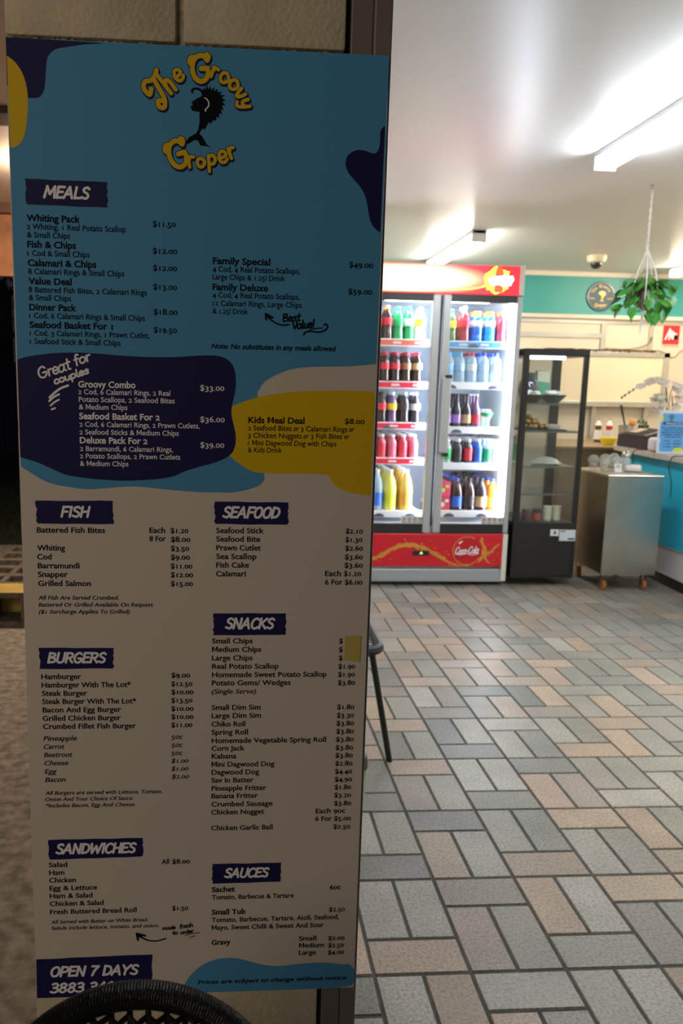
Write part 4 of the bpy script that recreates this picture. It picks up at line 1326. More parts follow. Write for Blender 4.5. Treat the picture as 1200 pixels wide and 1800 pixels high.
def drink(kind, body, label, cap, h=1.0):
    key = (kind, body.name, label.name if label else '', cap.name, h)
    if key in _proto:
        return _proto[key], False
    H, R, prof, lb, cp = PROF[kind]
    H = H*h
    def rad(f):
        for (r0, z0), (r1, z1) in zip(prof, prof[1:]):
            if z0 <= f <= z1 and z1 > z0:
                return (r0+(r1-r0)*(f-z0)/(z1-z0))*R
        return R
    root = MB().lathe([(r*R, z*H) for r, z in prof], seg=18).build('drink_bottle', body, None, True)
    if label:
        fs = [lb[0]+(lb[1]-lb[0])*k/6 for k in range(7)]
        MB().lathe([(rad(f)+.0006, f*H) for f in fs], seg=18).build('label', label, root, True, fix=False)
    c0, c1 = cp[1]*H, cp[2]*H
    cr = cp[0]*R
    MB().lathe([(0, c0), (cr, c0), (cr, c1-.003), (cr*.85, c1), (0, c1)], seg=14).build('cap', cap, root, True)
    _proto[key] = root
    return root, True

P_ = lambda n, c, r=.35: mat('pl_'+n, c, r)
colab = liq('cola', (.035, .012, .010)); green = liq('green', (.012, .30, .09)); lemon = clr('lemon', (.85, .92, .78), .5)
capR = P_('red_cap', (.65, .02, .05)); capO = P_('orange_cap', (.85, .25, .07)); capG = P_('green_cap', (.02, .38, .14)); capY = P_('yellow_cap', (.80, .72, .05))
capW = P_('white_cap', (.8, .82, .82)); capB = P_('blue_cap', (.03, .09, .62)); capK = P_('black_cap', (.02, .02, .025)); capS = P_('sky_cap', (.15, .50, .80))
labR = P_('red_label', (.68, .03, .06)); labBr = P_('brown_label', (.36, .16, .08)); labTan = P_('tan_label', (.55, .38, .2)); labG = P_('green_label', (.02, .42, .12))
labY = P_('yellow_label', (.85, .58, .03)); labW = P_('white_label', (.82, .84, .84)); labB = P_('blue_label', (.03, .13, .62)); labP = P_('purple_label', (.38, .20, .55))
labLy = P_('lime_label', (.70, .78, .04)); labO = P_('orange_label', (.80, .36, .06)); labK = P_('dark_label', (.04, .035, .04)); labPk = P_('pink_label', (.72, .12, .2)); labLb = P_('pale_blue_label', (.35, .6, .85))
waterb = clr('water', (.70, .86, .97), .4); blueD = liq('blue', (.02, .16, .72)); tealD = liq('aqua', (.02, .36, .75)); redD = liq('red', (.55, .03, .06)); darkred = liq('dark_red', (.30, .03, .04))
olive = liq('olive', (.08, .14, .04)); pinkD = liq('pink', (.72, .16, .22)); orangeD = liq('orange', (.9, .30, .02)); yellowD = liq('yellow', (.85, .74, .12)); orangeP = liq('pale_orange', (.88, .55, .12))
darkb = liq('dark', (.03, .02, .035)); purpD = liq('purple', (.16, .08, .20)); paleg = clr('pale_green', (.6, .86, .74), .55); whiteD = clr('white', (.9, .92, .92), .6)

# side, shelf, [(x, kind, body, label, cap, height factor, what)], rows
STOCK = [
 ('L', 0, 2, [(.925, 'pet', colab, labR, capO, 1, 'red-labelled cola'), (.997, 'pet', colab, labR, capO, 1, 'orange-capped cola'), (1.069, 'pet', green, labG, capG, .98, 'green soft drink'), (1.139, 'pet', green, labW, capG, .98, 'white-labelled green soft drink'), (1.212, 'pet', lemon, labLy, capY, .97, 'yellow-capped clear lemonade')]),
 ('L', 1, 3, [(.922, 'cola', colab, labR, capR, 1, 'red-labelled cola'), (.992, 'cola', colab, labR, capR, 1, 'red-labelled cola'), (1.062, 'cola', colab, labR, capR, 1, 'red-labelled cola'), (1.132, 'cola', colab, labBr, capR, 1, 'brown-labelled cola'), (1.204, 'cola', colab, labTan, capR, 1, 'tan-labelled cola')]),
 ('L', 2, 3, [(.910, 'cola', colab, labR, capK, 1.03, 'red-labelled dark cola'), (.980, 'cola', colab, labR, capK, 1.03, 'red-labelled dark cola'), (1.052, 'cola', purpD, labY, capW, 1.03, 'yellow-labelled grape drink'), (1.130, 'cola', darkb, labK, capW, 1.03, 'dark-labelled soft drink'), (1.204, 'cola', darkb, labW, capW, 1.03, 'white-labelled dark soft drink')]),
 ('L', 3, 6, [(.922, 'slim', pinkD, labR, capW, 1, 'small red drink'), (.992, 'slim', redD, labR, capW, 1, 'small red drink'), (1.062, 'slim', pinkD, labPk, capW, 1, 'small pink drink'), (1.130, 'slim', redD, labR, capW, 1, 'small red drink'), (1.202, 'slim', pinkD, labPk, capW, 1, 'small pink drink')]),
 ('L', 4, 5, [(.972, 'big', waterb, labB, capW, 1, 'blue-labelled large clear drink'), (1.062, 'big', yellowD, labLy, capW, 1, 'large yellow soft drink'), (1.170, 'big', orangeP, labO, capW, 1, 'large orange soft drink')]),
 ('R', 0, 2, [(1.418, 'pet', olive, labLy, capG, .95, 'olive green drink'), (1.500, 'pet', darkred, labR, capW, 1.05, 'white-capped dark red drink'), (1.586, 'sport', blueD, labW, capO, 1, 'orange-capped blue sports drink'), (1.668, 'sport', tealD, labW, capO, 1, 'orange-capped aqua sports drink'), (1.744, 'pet', redD, labR, capO, .9, 'orange-capped red drink')]),
 ('R', 1, 3, [(1.412, 'water', waterb, labLb, capS, 1, 'sky-capped spring water'), (1.484, 'water', waterb, labLb, capS, 1, 'sky-capped spring water'), (1.562, 'water', waterb, labW, capR, 1, 'red-capped water'), (1.640, 'water', waterb, labLb, capB, 1, 'blue-capped water'), (1.726, 'water', waterb, labW, capB, 1, 'blue-capped water with white label')]),
 ('R', 2, 4, [(1.418, 'neck', darkb, labP, capK, 1, 'purple-labelled long-necked'), (1.482, 'neck', darkb, labP, capK, 1, 'purple-labelled long-necked'), (1.546, 'neck', darkb, labTan, capK, 1, 'tan-labelled long-necked'), (1.608, 'neck', purpD, labR, capW, 1, 'red-labelled long-necked'), (1.688, 'short', paleg, labG, capW, 1, 'short green')]),
 ('R', 3, 6, [(1.430, 'slim', whiteD, labG, capW, 1, 'green-labelled small clear drink'), (1.500, 'slim', darkb, labK, capW, 1.02, 'small black cola'), (1.570, 'slim', darkb, labR, capW, 1.02, 'red-marked small black cola'), (1.638, 'slim', blueD, labB, capW, 1.02, 'small blue cola'), (1.702, 'slim', waterb, labG, capW, 1, 'green-labelled small blue drink'), (1.758, 'slim', whiteD, labW, capW, 1, 'white-labelled small clear drink')]),
 ('R', 4, 5, [(1.510, 'big', colab, labB, capB, .80, 'blue-labelled large cola'), (1.598, 'big', colab, labK, capK, .80, 'black-labelled large cola'), (1.678, 'big', darkb, labTan, capK, .80, 'gold-labelled large cola'), (1.755, 'big', orangeD, labO, capB, .78, 'large orange drink')]),
]
ORD = ['first', 'second', 'third', 'fourth', 'fifth', 'sixth']
ROWN = ['front row', 'second row', 'third row', 'fourth row', 'fifth row', 'sixth row']
SHN = ['top', 'second', 'third', 'fourth', 'bottom']
rs = random.Random(2)
for side, si, rows, cols in STOCK:
    for ci, (x, kind, body, label, cap, h, what) in enumerate(cols):
        assert .045+rows*(2*PROF[kind][1]+.007) < .54, kind
        R = PROF[kind][1]
        for ri in range(rows):
            root, first = drink(kind, body, label, cap, h)
            loc = (x+rs.uniform(-.002, .002), 4.955+R+ri*(2*R+.007), SH[side][si])
            lab = '%s bottle, %s, %s from left, %s shelf, %s fridge door' % (what, ROWN[ri], ORD[ci], SHN[si], 'left' if side == 'L' else 'right')
            grp = 'bottles on the %s shelf of the %s fridge side' % (SHN[si], 'left' if side == 'L' else 'right')
            if first:
                root.location = loc
                o = tag(root, lab, 'bottle', grp)
            else:
                o = dup(root, loc, lab, grp)
            o.rotation_euler = (0, 0, rs.uniform(0, 6))
# juice cartons at the bottom right
pk = [mat('carton_pink', (.78, .06, .16), .35), mat('carton_red', (.62, .07, .09), .35), mat('carton_lime', (.5, .7, .1), .35), mat('carton_white', (.8, .78, .78), .35)]
for k, (z, m, m2, nm) in enumerate(((.494, pk[1], pk[3], 'red fruit drink pack, lower of two stacked left of the colas'), (.590, pk[0], pk[2], 'pink fruit drink pack, upper of two stacked left of the colas'))):
    t = thing('drink_pack', nm, 'drink pack', (1.425, 5.05, z), 'fruit drink packs in the fridge')
    MB().bb(1.392, 1.458, 4.955, 5.20, z, z+.093, .004).build('carton', m, t)
    mb = MB()
    mb.poly(on(4.9545, splash(1.41, z+.04, .013, .016, 10, .2, rs)))
    mb.poly(on(4.9545, splash(1.437, z+.065, .014, .012, 10, .2, rs)))
    mb.build('fruit_print', m2, t, fix=False)
# ------------------------------------------------------------------ glass display cabinet
DX0, DX1, DY0, DY1, DT = 1.862, 2.292, 4.855, 5.30, 1.560
dc = thing('display_cabinet', 'black-framed upright glass food display cabinet beside the drinks fridge', 'display cabinet', (2.077, 5.08, 0))
blackf = mat('black_frame', (0.014, 0.014, 0.016), 0.32)
mb = MB()
mb.bb(DX0, DX1, DY0, DY1, .06, .435, .004)
mb.build('base_cabinet', blackf, dc)
mb = MB()
for k in range(17):
    z = .085+k*.0125
    mb.bb(DX0+.03, DX1-.03, DY0-.004, DY0+.002, z, z+.006)
mb.build('vent_grille', mat('vent_black', (.03, .028, .028), .3), dc)
MB().bb(DX0, DX1, DY0, DY1, 1.515, DT, .004).build('top_panel', blackf, dc)
for x0, x1, y0, y1 in ((DX0, DX0+.038, DY0, DY0+.03), (DX1-.03, DX1, DY0, DY0+.03), (DX0, DX0+.03, DY1-.03, DY1), (DX1-.06, DX1, DY1-.03, DY1)):
    MB().bb(x0, x1, y0, y1, .43, 1.52, .003).build('post', blackf, dc)
sg = glass('cabinet_glass', (.985, .992, .988), haze=(.5, .52, .48), hz=.02)
hazed_rear = glass('rear_glass', (.98, .985, .97), haze=(.62, .62, .54), hz=.50)  # pale grey-green haze mixed evenly into the rear pane
MB().bb(DX0+.036, DX1-.03, DY0+.008, DY0+.013, .435, 1.516).build('front_pane', sg, dc)
MB().bb(DX1-.012, DX1-.007, DY0+.03, DY1-.03, .435, 1.516).build('side_pane', sg, dc)
MB().bb(DX0+.007, DX0+.012, DY0+.03, DY1-.03, .435, 1.516).build('side_pane', sg, dc)
MB().bb(DX0+.03, DX1-.06, DY1-.012, DY1-.007, .435, 1.516).build('rear_pane', hazed_rear, dc)
lt = emitter('cabinet_light', (.85, .92, 1.0), 22.0)
MB().bb(DX0+.05, DX0+.30, DY0+.06, DY0+.09, 1.498, 1.514, .006).build('light_tube', lt, dc)
shg = mat('shelf_glass_edge', (.10, .115, .11), .25)
for z in (1.213, 1.035, .803, .622):
    MB().bb(DX0+.014, DX1-.014, DY0+.03, DY1-.03, z-.008, z).build('shelf', sg, dc)
    mb = MB()
    mb.bb(DX0+.014, DX1-.014, DY0+.026, DY0+.032, z-.010, z+.002)
    mb.build('shelf_edge', shg, dc)
mb = MB().bb(2.115, 2.172, DY0-.003, DY0, .347, .390)
mb.mi = 1
mb.poly(on(DY0-.0034, [(2.134, .357), (2.140, .357), (2.143, .364), (2.147, .364), (2.150, .357), (2.156, .357), (2.148, .381), (2.142, .381)]))
mb.build('sticker', [P_('sticker_white', (.72, .72, .70)), INK], dc)
mb = MB().bb(2.178, 2.286, DY0-.003, DY0, .314, .388)
mb.mi = 1
mb.bb(2.184, 2.215, DY0-.0036, DY0-.003, .375, .382)
mb.bb(2.235, 2.280, DY0-.0036, DY0-.003, .322, .332)
mb.build('rating_plate', [P_('plate_white', (.62, .65, .70)), INK], dc)
# things on its shelves
bowl_m = mat('black_bowl', (.03, .03, .028), .3)
whip = mat('white_paper', (.80, .82, .80), .6)
for k, (x, y, nm) in enumerate(((1.985, 5.0, 'black bowl heaped with crumpled white paper, left on the top cabinet shelf'), (2.150, 5.06, 'black bowl of white paper twists, right on the top cabinet shelf'))):
    t = thing('serving_bowl', nm, 'bowl', (x, y, 1.213), 'bowls in the display cabinet')
    MB().lathe([(0, 0), (.035, 0), (.06, .02), (.088, .05), (.095, .056), (.089, .056), (.058, .026), (0, .01)], (x, y, 1.213), 26).build('bowl', bowl_m, t, True)
    mb = MB()
    rr = random.Random(k)
    for q in range(14):
        a, d = rr.uniform(0, 6.28), rr.uniform(0, .055)
        mb.box((x+d*math.cos(a), y+d*math.sin(a), 1.213+.05+rr.uniform(0, .022)), (.04, .035, .012), .003, RZ(rr.uniform(0, 3)) @ RX(rr.uniform(-.8, .8)), 1)
    mb.build('paper_filling', whip, t)
t = thing('glass_jar', 'round dark glass jar behind the left bowl in the cabinet', 'jar', (2.02, 5.16, 1.213))
MB().lathe([(0, 0), (.04, 0), (.062, .04), (.07, .09), (.06, .14), (.04, .165), (.04, .18), (0, .18)], (2.02, 5.16, 1.213), 26).build('jar_body', mat('dark_glass', (.045, .05, .08), .06, coat=.5), t, True)
MB().lathe([(.043, .175), (.043, .2), (0, .205)], (2.02, 5.16, 1.213), 20).build('lid', black_pl, t, True)
t = thing('green_box', 'green and white printed box standing on the top cabinet shelf', 'box', (2.13, 5.2, 1.213))
mb = MB().bb(2.085, 2.175, 5.18, 5.22, 1.213, 1.43, .002)
mb.build('carton', P_('box_green', (.10, .40, .24)), t)
mb = MB()
mb.poly(on(5.1795, [(2.087, 1.215), (2.173, 1.215), (2.173, 1.28), (2.14, 1.25), (2.10, 1.29), (2.087, 1.28)]))
mb.poly(on(5.1795, [(2.087, 1.36), (2.173, 1.35), (2.173, 1.428), (2.087, 1.428)]))
mb.build('printed_label', P_('box_print', (.7, .68, .55)), t, fix=False)
tray_m = mat('black_tray', (.02, .02, .02), .35)
t = thing('pastry_tray', 'flat black tray under the pastries in the cabinet', 'tray', (1.99, 5.04, 1.035))
MB().bb(1.895, 2.20, 4.91, 5.20, 1.0352, 1.046, .004).build('tray', tray_m, t)
pas = mat('golden_pastry', (.55, .33, .07), .6, noise=.5, nscale=40)
pp = None
rr = random.Random(6)
POSN = ['left end', 'second from the left', 'middle', 'second from the right', 'right end']
k = 0
for lay_, (n, z) in enumerate(((5, 1.0465), (3, 1.078), (1, 1.108))):
    for q in range(n):
        x = 1.915+lay_*.017+q*.0355
        lb = 'golden pastry %s of the pile' % (('in the bottom row, %s' % POSN[q]) if lay_ == 0 else (('in the middle row, %s' % ['left end', 'centre', 'right end'][q]) if lay_ == 1 else 'on top'))
        if pp is None:
            mb = MB()
            pts = [(-.05*math.cos(a), -.05*math.sin(a)*.55, 0.016) for a in [PI*j/10 for j in range(11)]]
            mb.tube(pts, [.005+.012*math.sin(PI*j/10) for j in range(11)], 10)
            pp = mb.build('pastry', pas, None, True)
            pp.rotation_euler = (0, 0, PI/2)
            pp.location = (x, 4.99, z)
            tag(pp, lb, 'pastry', 'pastries in the display cabinet')
        else:
            o = dup(pp, (x, 4.99+rr.uniform(-.01, .01), z), lb, 'pastries in the display cabinet')
            o.rotation_euler = (0, 0, PI/2+rr.uniform(-.3, .3))
foam = mat('white_foam', (.68, .68, .66), .7)
t = thing('foam_tray', 'white foam tray right of the pastries', 'tray', (2.145, 5.02, 1.046))
MB().lathe([(0, 0), (.045, 0), (.058, .026), (.052, .026), (.042, .005), (0, .005)], (2.142, 5.02, 1.0465), 24).build('tray_shell', foam, t, True)
t = thing('covered_plate', 'plate under a pale wrapped cover on the third cabinet shelf', 'plate', (2.13, 5.05, .803))
MB().lathe([(0, 0), (.06, 0), (.10, .012), (.095, .014), (.06, .004), (0, .004)], (2.135, 5.05, .8035), 28).build('plate', P_('plate_white2', (.6, .62, .58)), t, True)
MB().lathe([(.092, .014), (.07, .035), (.035, .048), (0, .052)], (2.135, 5.05, .8035), 28).build('cover', glass('film', (.95, .97, .95), haze=(.7, .74, .68), hz=.55), t, True)
t = thing('green_card', 'small green and white card left on the third cabinet shelf', 'card', (1.945, 5.2, .803))
mb = MB().bb(1.905, 1.99, 5.20, 5.203, .8035, .98)
mb.mi = 1
mb.poly(on(5.1995, [(1.907, .81), (1.988, .81), (1.988, .92), (1.96, .93), (1.93, .90), (1.907, .86)]))
mb.build('card', [P_('card_white', (.66, .64, .52)), P_('card_green', (.10, .36, .18))], t)
# stacked tubs
tubw = mat('cream_tub', (.62, .62, .47), .5)
tubr = mat('red_tub', (.45, .09, .07), .45)
tubk = mat('brown_tub', (.16, .07, .07), .45)
tubd = mat('dark_tub', (.05, .05, .06), .45)
def tub_mesh(name, m):
    o = MB().lathe([(0, 0), (.026, 0), (.029, .018), (.030, .018), (.030, .0235), (0, .0235)], seg=22).build('tub', m, None, True)
    return o
LV = ['lowest', 'second', 'third', 'fourth', 'topmost']
for nm, m, x, y, n in (('cream', tubw, 2.125, 4.95, 4), ('cream', tubw, 2.192, 4.96, 4), ('red', tubr, 2.052, 4.95, 2), ('brown', tubk, 1.985, 4.96, 3), ('dark', tubd, 1.92, 4.96, 1)):
    src = None
    for k in range(n):
        pos = 'left cream stack' if x == 2.125 else ('right cream stack' if x == 2.192 else nm+' stack')
        lb = '%s plastic tub, %s of the %s on the cabinet floor' % (nm, LV[k] if k < n-1 else 'topmost', pos) if n > 1 else 'single dark plastic tub at the left of the cabinet floor'
        loc = (x, y, .4355+k*.0242)
        if src is None:
            src = tub_mesh(nm, m)
            src.location = loc
            tag(src, lb, 'tub', 'tubs on the cabinet floor')
        else:
            dup(src, loc, lb, 'tubs on the cabinet floor')
t = thing('dark_tub', 'dark lidded tub resting on the two red tubs', 'tub', (2.052, 4.95, .484))
MB().lathe([(0, 0), (.028, 0), (.03, .022), (.031, .022), (.031, .027), (0, .027)], (2.052, 4.95, .4842), 22).build('tub_body', tubd, t, True)

# ------------------------------------------------------------------ stainless trolley
steel = mat('stainless', (.52, .52, .48), .33, metal=1.0, noise=.18, nscale=3.5)
steel_d = mat('stainless_dull', (.36, .29, .22), .34, metal=1.0, noise=.3, nscale=4)
CXa, CXb, CYa, CYb = 2.418, 2.782, 4.735, 5.19
ct = thing('steel_trolley', 'stainless steel trolley on orange castors between cabinet and counter', 'trolley', (2.6, 4.96, 0))
MB().bb(CXa+.004, CXb-.004, CYa+.004, CYb, .115, .752, .004).build('body', steel_d, ct)
MB().bb(CXa+.002, CXb-.002, CYa-.003, CYa+.004, .112, .752, .002).build('front_panel', steel, ct)
MB().bb(CXa-.006, CXb+.006, CYa-.008, CYb+.006, .752, .770, .005).build('top', mat('trolley_top', (.55, .50, .42), .3, metal=.9, noise=.2, nscale=5), ct)
mb = MB()
mb.bb(CXb-.004, CXb+.003, CYa-.006, CYa+.02, .112, .752, .001)
mb.build('corner_strip', steel, ct)
orange = mat('castor_orange', (.42, .14, .045), .55)
for x in (CXa+.045, CXb-.045):
    for y in (CYa+.045, CYb-.045):
        fk = MB()
        fk.bb(x-.022, x+.022, y-.022, y+.022, .105, .115)
        fk.bb(x-.018, x-.014, y-.012, y+.014, .03, .108)
        fk.bb(x+.014, x+.018, y-.012, y+.014, .03, .108)
        f_ = fk.build('castor', steel_d, ct)
        MB().lathe([(0, -.0115), (.022, -.0115), (.034, -.009), (.036, 0), (.034, .009), (.022, .0115), (0, .0115)], (x, y, .0365), 24, RY(PI/2)).build('wheel', orange, f_, True)
# things on the trolley
clear_c = glass('clear_plastic', (.9, .92, .92), haze=(.85, .85, .82), hz=.20)
def container(x, y, z, s, nm, name='plastic_container'):
    t = thing(name, nm, 'container', (x, y, z), 'clear containers on the trolley')
    s *= .86
    rr = random.Random(int(x*1000+y*100))
    MB().lathe([(0, .001), (.028*s, .001), (.036*s, .06*s), (.038*s, .062*s), (.036*s, .064*s)], (x, y, z), 20).build('cup', clear_c, t, True)
    MB().lathe([(.038*s, .063*s), (.034*s, .08*s), (.02*s, .098*s), (.008*s, .102*s), (0, .102*s)], (x, y, z), 20).build('lid', clear_c, t, True)
    mb = MB()
    for q in range(7):
        a = rr.uniform(0, 6.28)
        mb.box((x+.012*s*math.cos(a), y+.012*s*math.sin(a), z+.03*s+rr.uniform(-.01, .015)), (.022*s, .014*s, .02*s), .003, RZ(a) @ RX(rr.uniform(-1, 1)), 1)
    mb.build('contents', mat('cup_contents_%d' % (int(x*1000) % 4), [(.55, .42, .25), (.7, .66, .55), (.5, .2, .12), (.66, .6, .4)][int(x*1000) % 4], .6), t)
Zt = .770
container(2.47, 5.06, Zt, 1.15, 'clear domed cup at the back left of the trolley top')
container(2.56, 5.08, Zt, 1.2, 'clear domed cup at the back of the trolley, second from left')
container(2.64, 5.11, Zt, 1.25, 'clear domed cup at the back of the trolley by the counter')
container(2.50, 4.96, Zt, 1.0, 'clear domed cup at the left of the trolley, before the back row')
container(2.60, 4.99, Zt, 1.1, 'clear domed cup in the middle of the trolley top')
container(2.72, 5.12, Zt, 1.05, 'clear domed cup at the back right of the trolley top')
t = thing('glass_jar', 'clear glass jar with a steel lid between the trolley cups and the register', 'jar', (2.665, 5.0, Zt))
MB().lathe([(0, .001), (.03, .001), (.032, .02), (.032, .075), (.026, .09), (.026, .098)], (2.665, 5.0, Zt), 22).build('jar_body', clear_c, t, True)
MB().lathe([(0, .097), (.029, .097), (.029, .112), (.02, .125), (.008, .135), (0, .137)], (2.665, 5.0, Zt), 22).build('lid', steel, t, True)
t = thing('price_card', 'small white price card standing on the trolley top', 'card', (2.56, 4.87, Zt))
mb = MB().box((2.555, 4.885, Zt+.034), (.05, .003, .05), 0, RX(-.2))
mb.bb(2.53, 2.58, 4.875, 4.905, Zt+.0005, Zt+.012, .002)
mb.mi = 1
for q in range(3):
    mb.box((2.555, 4.8832-.0001, Zt+.026+q*.010), (.03-.004*q, .0008, .0035), 0, RX(-.2))
mb.build('card', [P_('card_paper', (.68, .68, .68)), dk], t)
t = thing('napkin_pack', 'soft white wrapped pack lying at the right of the trolley', 'pack', (2.71, 4.97, Zt))
mb = MB().box((2.715, 4.985, Zt+.02), (.10, .15, .038), .015, RZ(-.5) @ RX(.0), 3)
mb.build('wrapped_paper', mat('soft_white', (.72, .66, .66), .5, bump=.5, bscale=25), t, True)
t = thing('fork', 'plastic fork resting across the trolley top in front of the cups', 'fork', (2.62, 4.92, Zt))
mb = MB()
mb.tube([(2.56, 4.92, Zt+.004), (2.61, 4.925, Zt+.009), (2.65, 4.93, Zt+.006)], .003, 6)
for q in range(3):
    mb.tube([(2.65, 4.926+q*.004, Zt+.006), (2.685, 4.924+q*.006, Zt+.004)], .0015, 5)
mb.build('fork_body', clear_c, t)

# ------------------------------------------------------------------ counter
def extrude_plan(mb, plan, z0, z1):
    mb.poly([(x, y, z0) for x, y in plan], (0, 0, z1-z0))
    return mb
def plan(off):
    f = [(3.36, 3.4), (3.14, 3.62), (3.02, 3.9), (2.955, 4.2), (2.935, 4.5), (2.945, 4.8), (2.955, 5.1), (2.97, 5.35), (2.99, 5.55), (3.02, 5.72), (3.08, 5.84), (3.2, 5.90), (3.45, 5.9)]
    return [(x+off, y-(off if y > 5.6 else 0)) for x, y in f]+[(3.6, 5.9-max(off, 0)), (3.6, 3.4)]
teal_c = mat('counter_teal', (.026, .46, .70), .32, noise=.06, nscale=2)
cn = thing('service_counter', 'curved teal service counter with a white base and grey top', 'counter', (3.2, 4.7, 0))
extrude_plan(MB(), plan(.012), .0, .076).build('plinth', black_pl, cn)
extrude_plan(MB(), plan(0), .076, .262).build('base_panel', P_('counter_white', (.62, .60, .60), .35), cn)
extrude_plan(MB(), plan(-.006), .258, .268).build('joint_strip', mat('strip_tan', (.42, .30, .22), .5), cn)
extrude_plan(MB(), plan(0), .268, .852).build('front_panel', teal_c, cn)
extrude_plan(MB(), plan(-.05), .852, .886).build('worktop', mat('counter_top', (.50, .45, .41), .35, noise=.2, nscale=25), cn)
WT = .886
# cash register box
t = thing('receipt_printer', 'black box register with a sloping top at the far end of the counter', 'register', (3.06, 5.55, WT))
mb = MB()
prof = [(2.985, WT), (3.20, WT), (3.20, WT+.135), (3.17, WT+.14), (2.99, WT+.088)]
mb.poly([(x, 5.33, z) for x, z in prof], (0, .43, 0))
mb.build('body', mat('register_grey', (.04, .03, .038), .6, spec=.2), t)
mb = MB()
sl_ = lambda x: WT+.0885+(x-2.99)*.052/.18
mb.poly([(2.995, 5.34, sl_(2.995)+.002), (3.165, 5.34, sl_(3.165)+.002), (3.165, 5.75, sl_(3.165)+.002), (2.995, 5.75, sl_(2.995)+.002)], (0, 0, .004))
tp = mb.build('lid', mat('register_lid', (.015, .014, .016), .65, spec=.2), t)
mb = MB()
mb.poly([(3.05, 5.60, sl_(3.05)+.0065), (3.14, 5.60, sl_(3.14)+.0065), (3.14, 5.72, sl_(3.14)+.0065), (3.05, 5.72, sl_(3.05)+.0065)], (0, 0, .0008))
mb.build('paper_label', P_('register_label', (.45, .36, .30)), tp)
mb = MB()
mb.poly([(3.01, 5.40, sl_(3.01)+.0065), (3.16, 5.40, sl_(3.16)+.0065), (3.16, 5.418, sl_(3.16)+.0065), (3.01, 5.418, sl_(3.01)+.0065)], (0, 0, .0008))
mb.build('silver_strip', P_('register_silver', (.5, .5, .55)), tp)
t = thing('white_dispenser', 'rounded white plastic dispenser between the register and the blue notice', 'dispenser', (2.985, 5.24, WT))
mb = MB().box((2.995, 5.235, WT+.05), (.075, .09, .098), .024, RZ(.2), 4)
mb.build('shell', P_('dispenser_white', (.66, .60, .68), .3), t, True)
t = thing('coin_tray', 'small brown tray under the white dispenser', 'tray', (2.955, 5.17, WT))
MB().bb(2.925, 3.0, 5.125, 5.183, WT+.0005, WT+.014, .004).build('tray', mat('tray_brown', (.22, .11, .09), .5), t)
# blue notice in a clear stand
NX0, NX1, NY, NZ0, NZ1 = 2.888, 3.100, 5.03, WT+.003, 1.180
t = thing('notice_stand', 'blue printed notice in a clear stand on the counter', 'notice', (2.99, NY, WT))
MB().bb(NX0-.004, NX1+.004, NY-.03, NY+.05, WT+.0003, WT+.003, .001).build('stand_foot', clear_c, t)
pn = MB().bb(NX0, NX1, NY, NY+.002, NZ0, NZ1).build('sheet', P_('notice_white', (.66, .70, .80)), t)
nb = P_('notice_blue', (.10, .36, .74)); ny = P_('notice_yellow', (.62, .66, .06))
Ln = lambda k: (lambda u, v: (NX0+u, NY-.0006*k, NZ0+v))
q = Ln(1)
MB().poly([q(*p) for p in [(.022, .012), (.20, .012), (.204, .02), (.204, .272), (.03, .272), (.012, .262), (.012, .12), (.02, .09), (.015, .05)]]).build('blue_print', nb, pn, fix=False)
q = Ln(2)
mb = MB()
mb.poly([q(.018+.012*math.cos(a*PI/10), .238+.026*math.sin(a*PI/10)) for a in range(20)])
mb.poly([q(.150+.04*math.cos(a*PI/10), .012+.03*math.sin(a*PI/10)) for a in range(11)])
mb.build('yellow_print', ny, pn, fix=False)
mb = MB()
mb.poly([q(a, b) for a, b in [(.032, .195), (.204, .195), (.204, .212), (.030, .212)]])
mb.build('navy_banner', NAVY, pn, fix=False)
nk = bmesh.new()
q3 = Ln(3)
for s, u, v, wd, cp_ in (('OPENING HOURS', .045, .199, .145, .009),):
    lay_text(nk, s, u, v, wd, cp_, q3, 0.02, False, .1, 1)
for s, u, v, wd in (('DUE TO RESTRICTIONS WE', .020, .170, .175), ('OPERATE AT CHANGED', .038, .155, .14), ('TIMES AND IN REDUCED', .022, .139, .17), ('NUMBERS. THANK YOU', .032, .123, .16), ('FOR YOUR CARE', .055, .108, .11)):
    lay_text(nk, s, u, v, wd, .0075, q3, 0.03, False, 0, 0)
for s, u, v, wd in (('7 DAYS', .042, .082, .05), ('11 AM', .042, .062, .05), ('TO 8 PM', .042, .042, .055), ('LUNCH', .115, .082, .05), ('DINNER', .110, .062, .06), ('LATE', .115, .042, .045)):
    lay_text(nk, s, u, v, wd, .008, q3, 0.03, False, .1, 0)
o = bm_build(nk, 'notice_lettering', [INK, WHITEINK], None)
o.parent = pn
mb = MB()
mb.poly([q3(.085+.012*math.cos(a)*(.6 if a > 3 else 1), .238+.016*math.sin(a)) for a in [k*PI/8 for k in range(16)]])
strokes_from(2e-5)
ribbon(mb.bm, [(.085+.022*math.cos(a), .238+.022*math.sin(a)) for a in [k*PI/10 for k in range(1, 10)]], .006, q3, 0)
ribbon(mb.bm, [(.07, .218), (.08, .215), (.09, .215), (.10, .218)], .005, q3, 0)
mb.build('small_emblem', P_('emblem_green', (.03, .16, .12)), pn, fix=False)
wire = mat('black_cable', (.012, .012, .012), .5)
t = thing('power_cable', 'thin black cable hanging over the counter edge below the notice', 'cable', (2.85, 4.83, WT))
MB().tube(smooth_line([(3.02, 4.70, WT+.004), (2.93, 4.76, WT+.004), (2.888, 4.80, WT+.005), (2.868, 4.81, .875), (2.86, 4.815, .82), (2.862, 4.80, .78), (2.868, 4.78, .70), (2.866, 4.775, .62)], 6), .0032, 8).build('wire', wire, t, True)
t = thing('power_cable', 'thin black cable dropping behind the trolley from below the register', 'cable', (2.90, 5.36, WT))
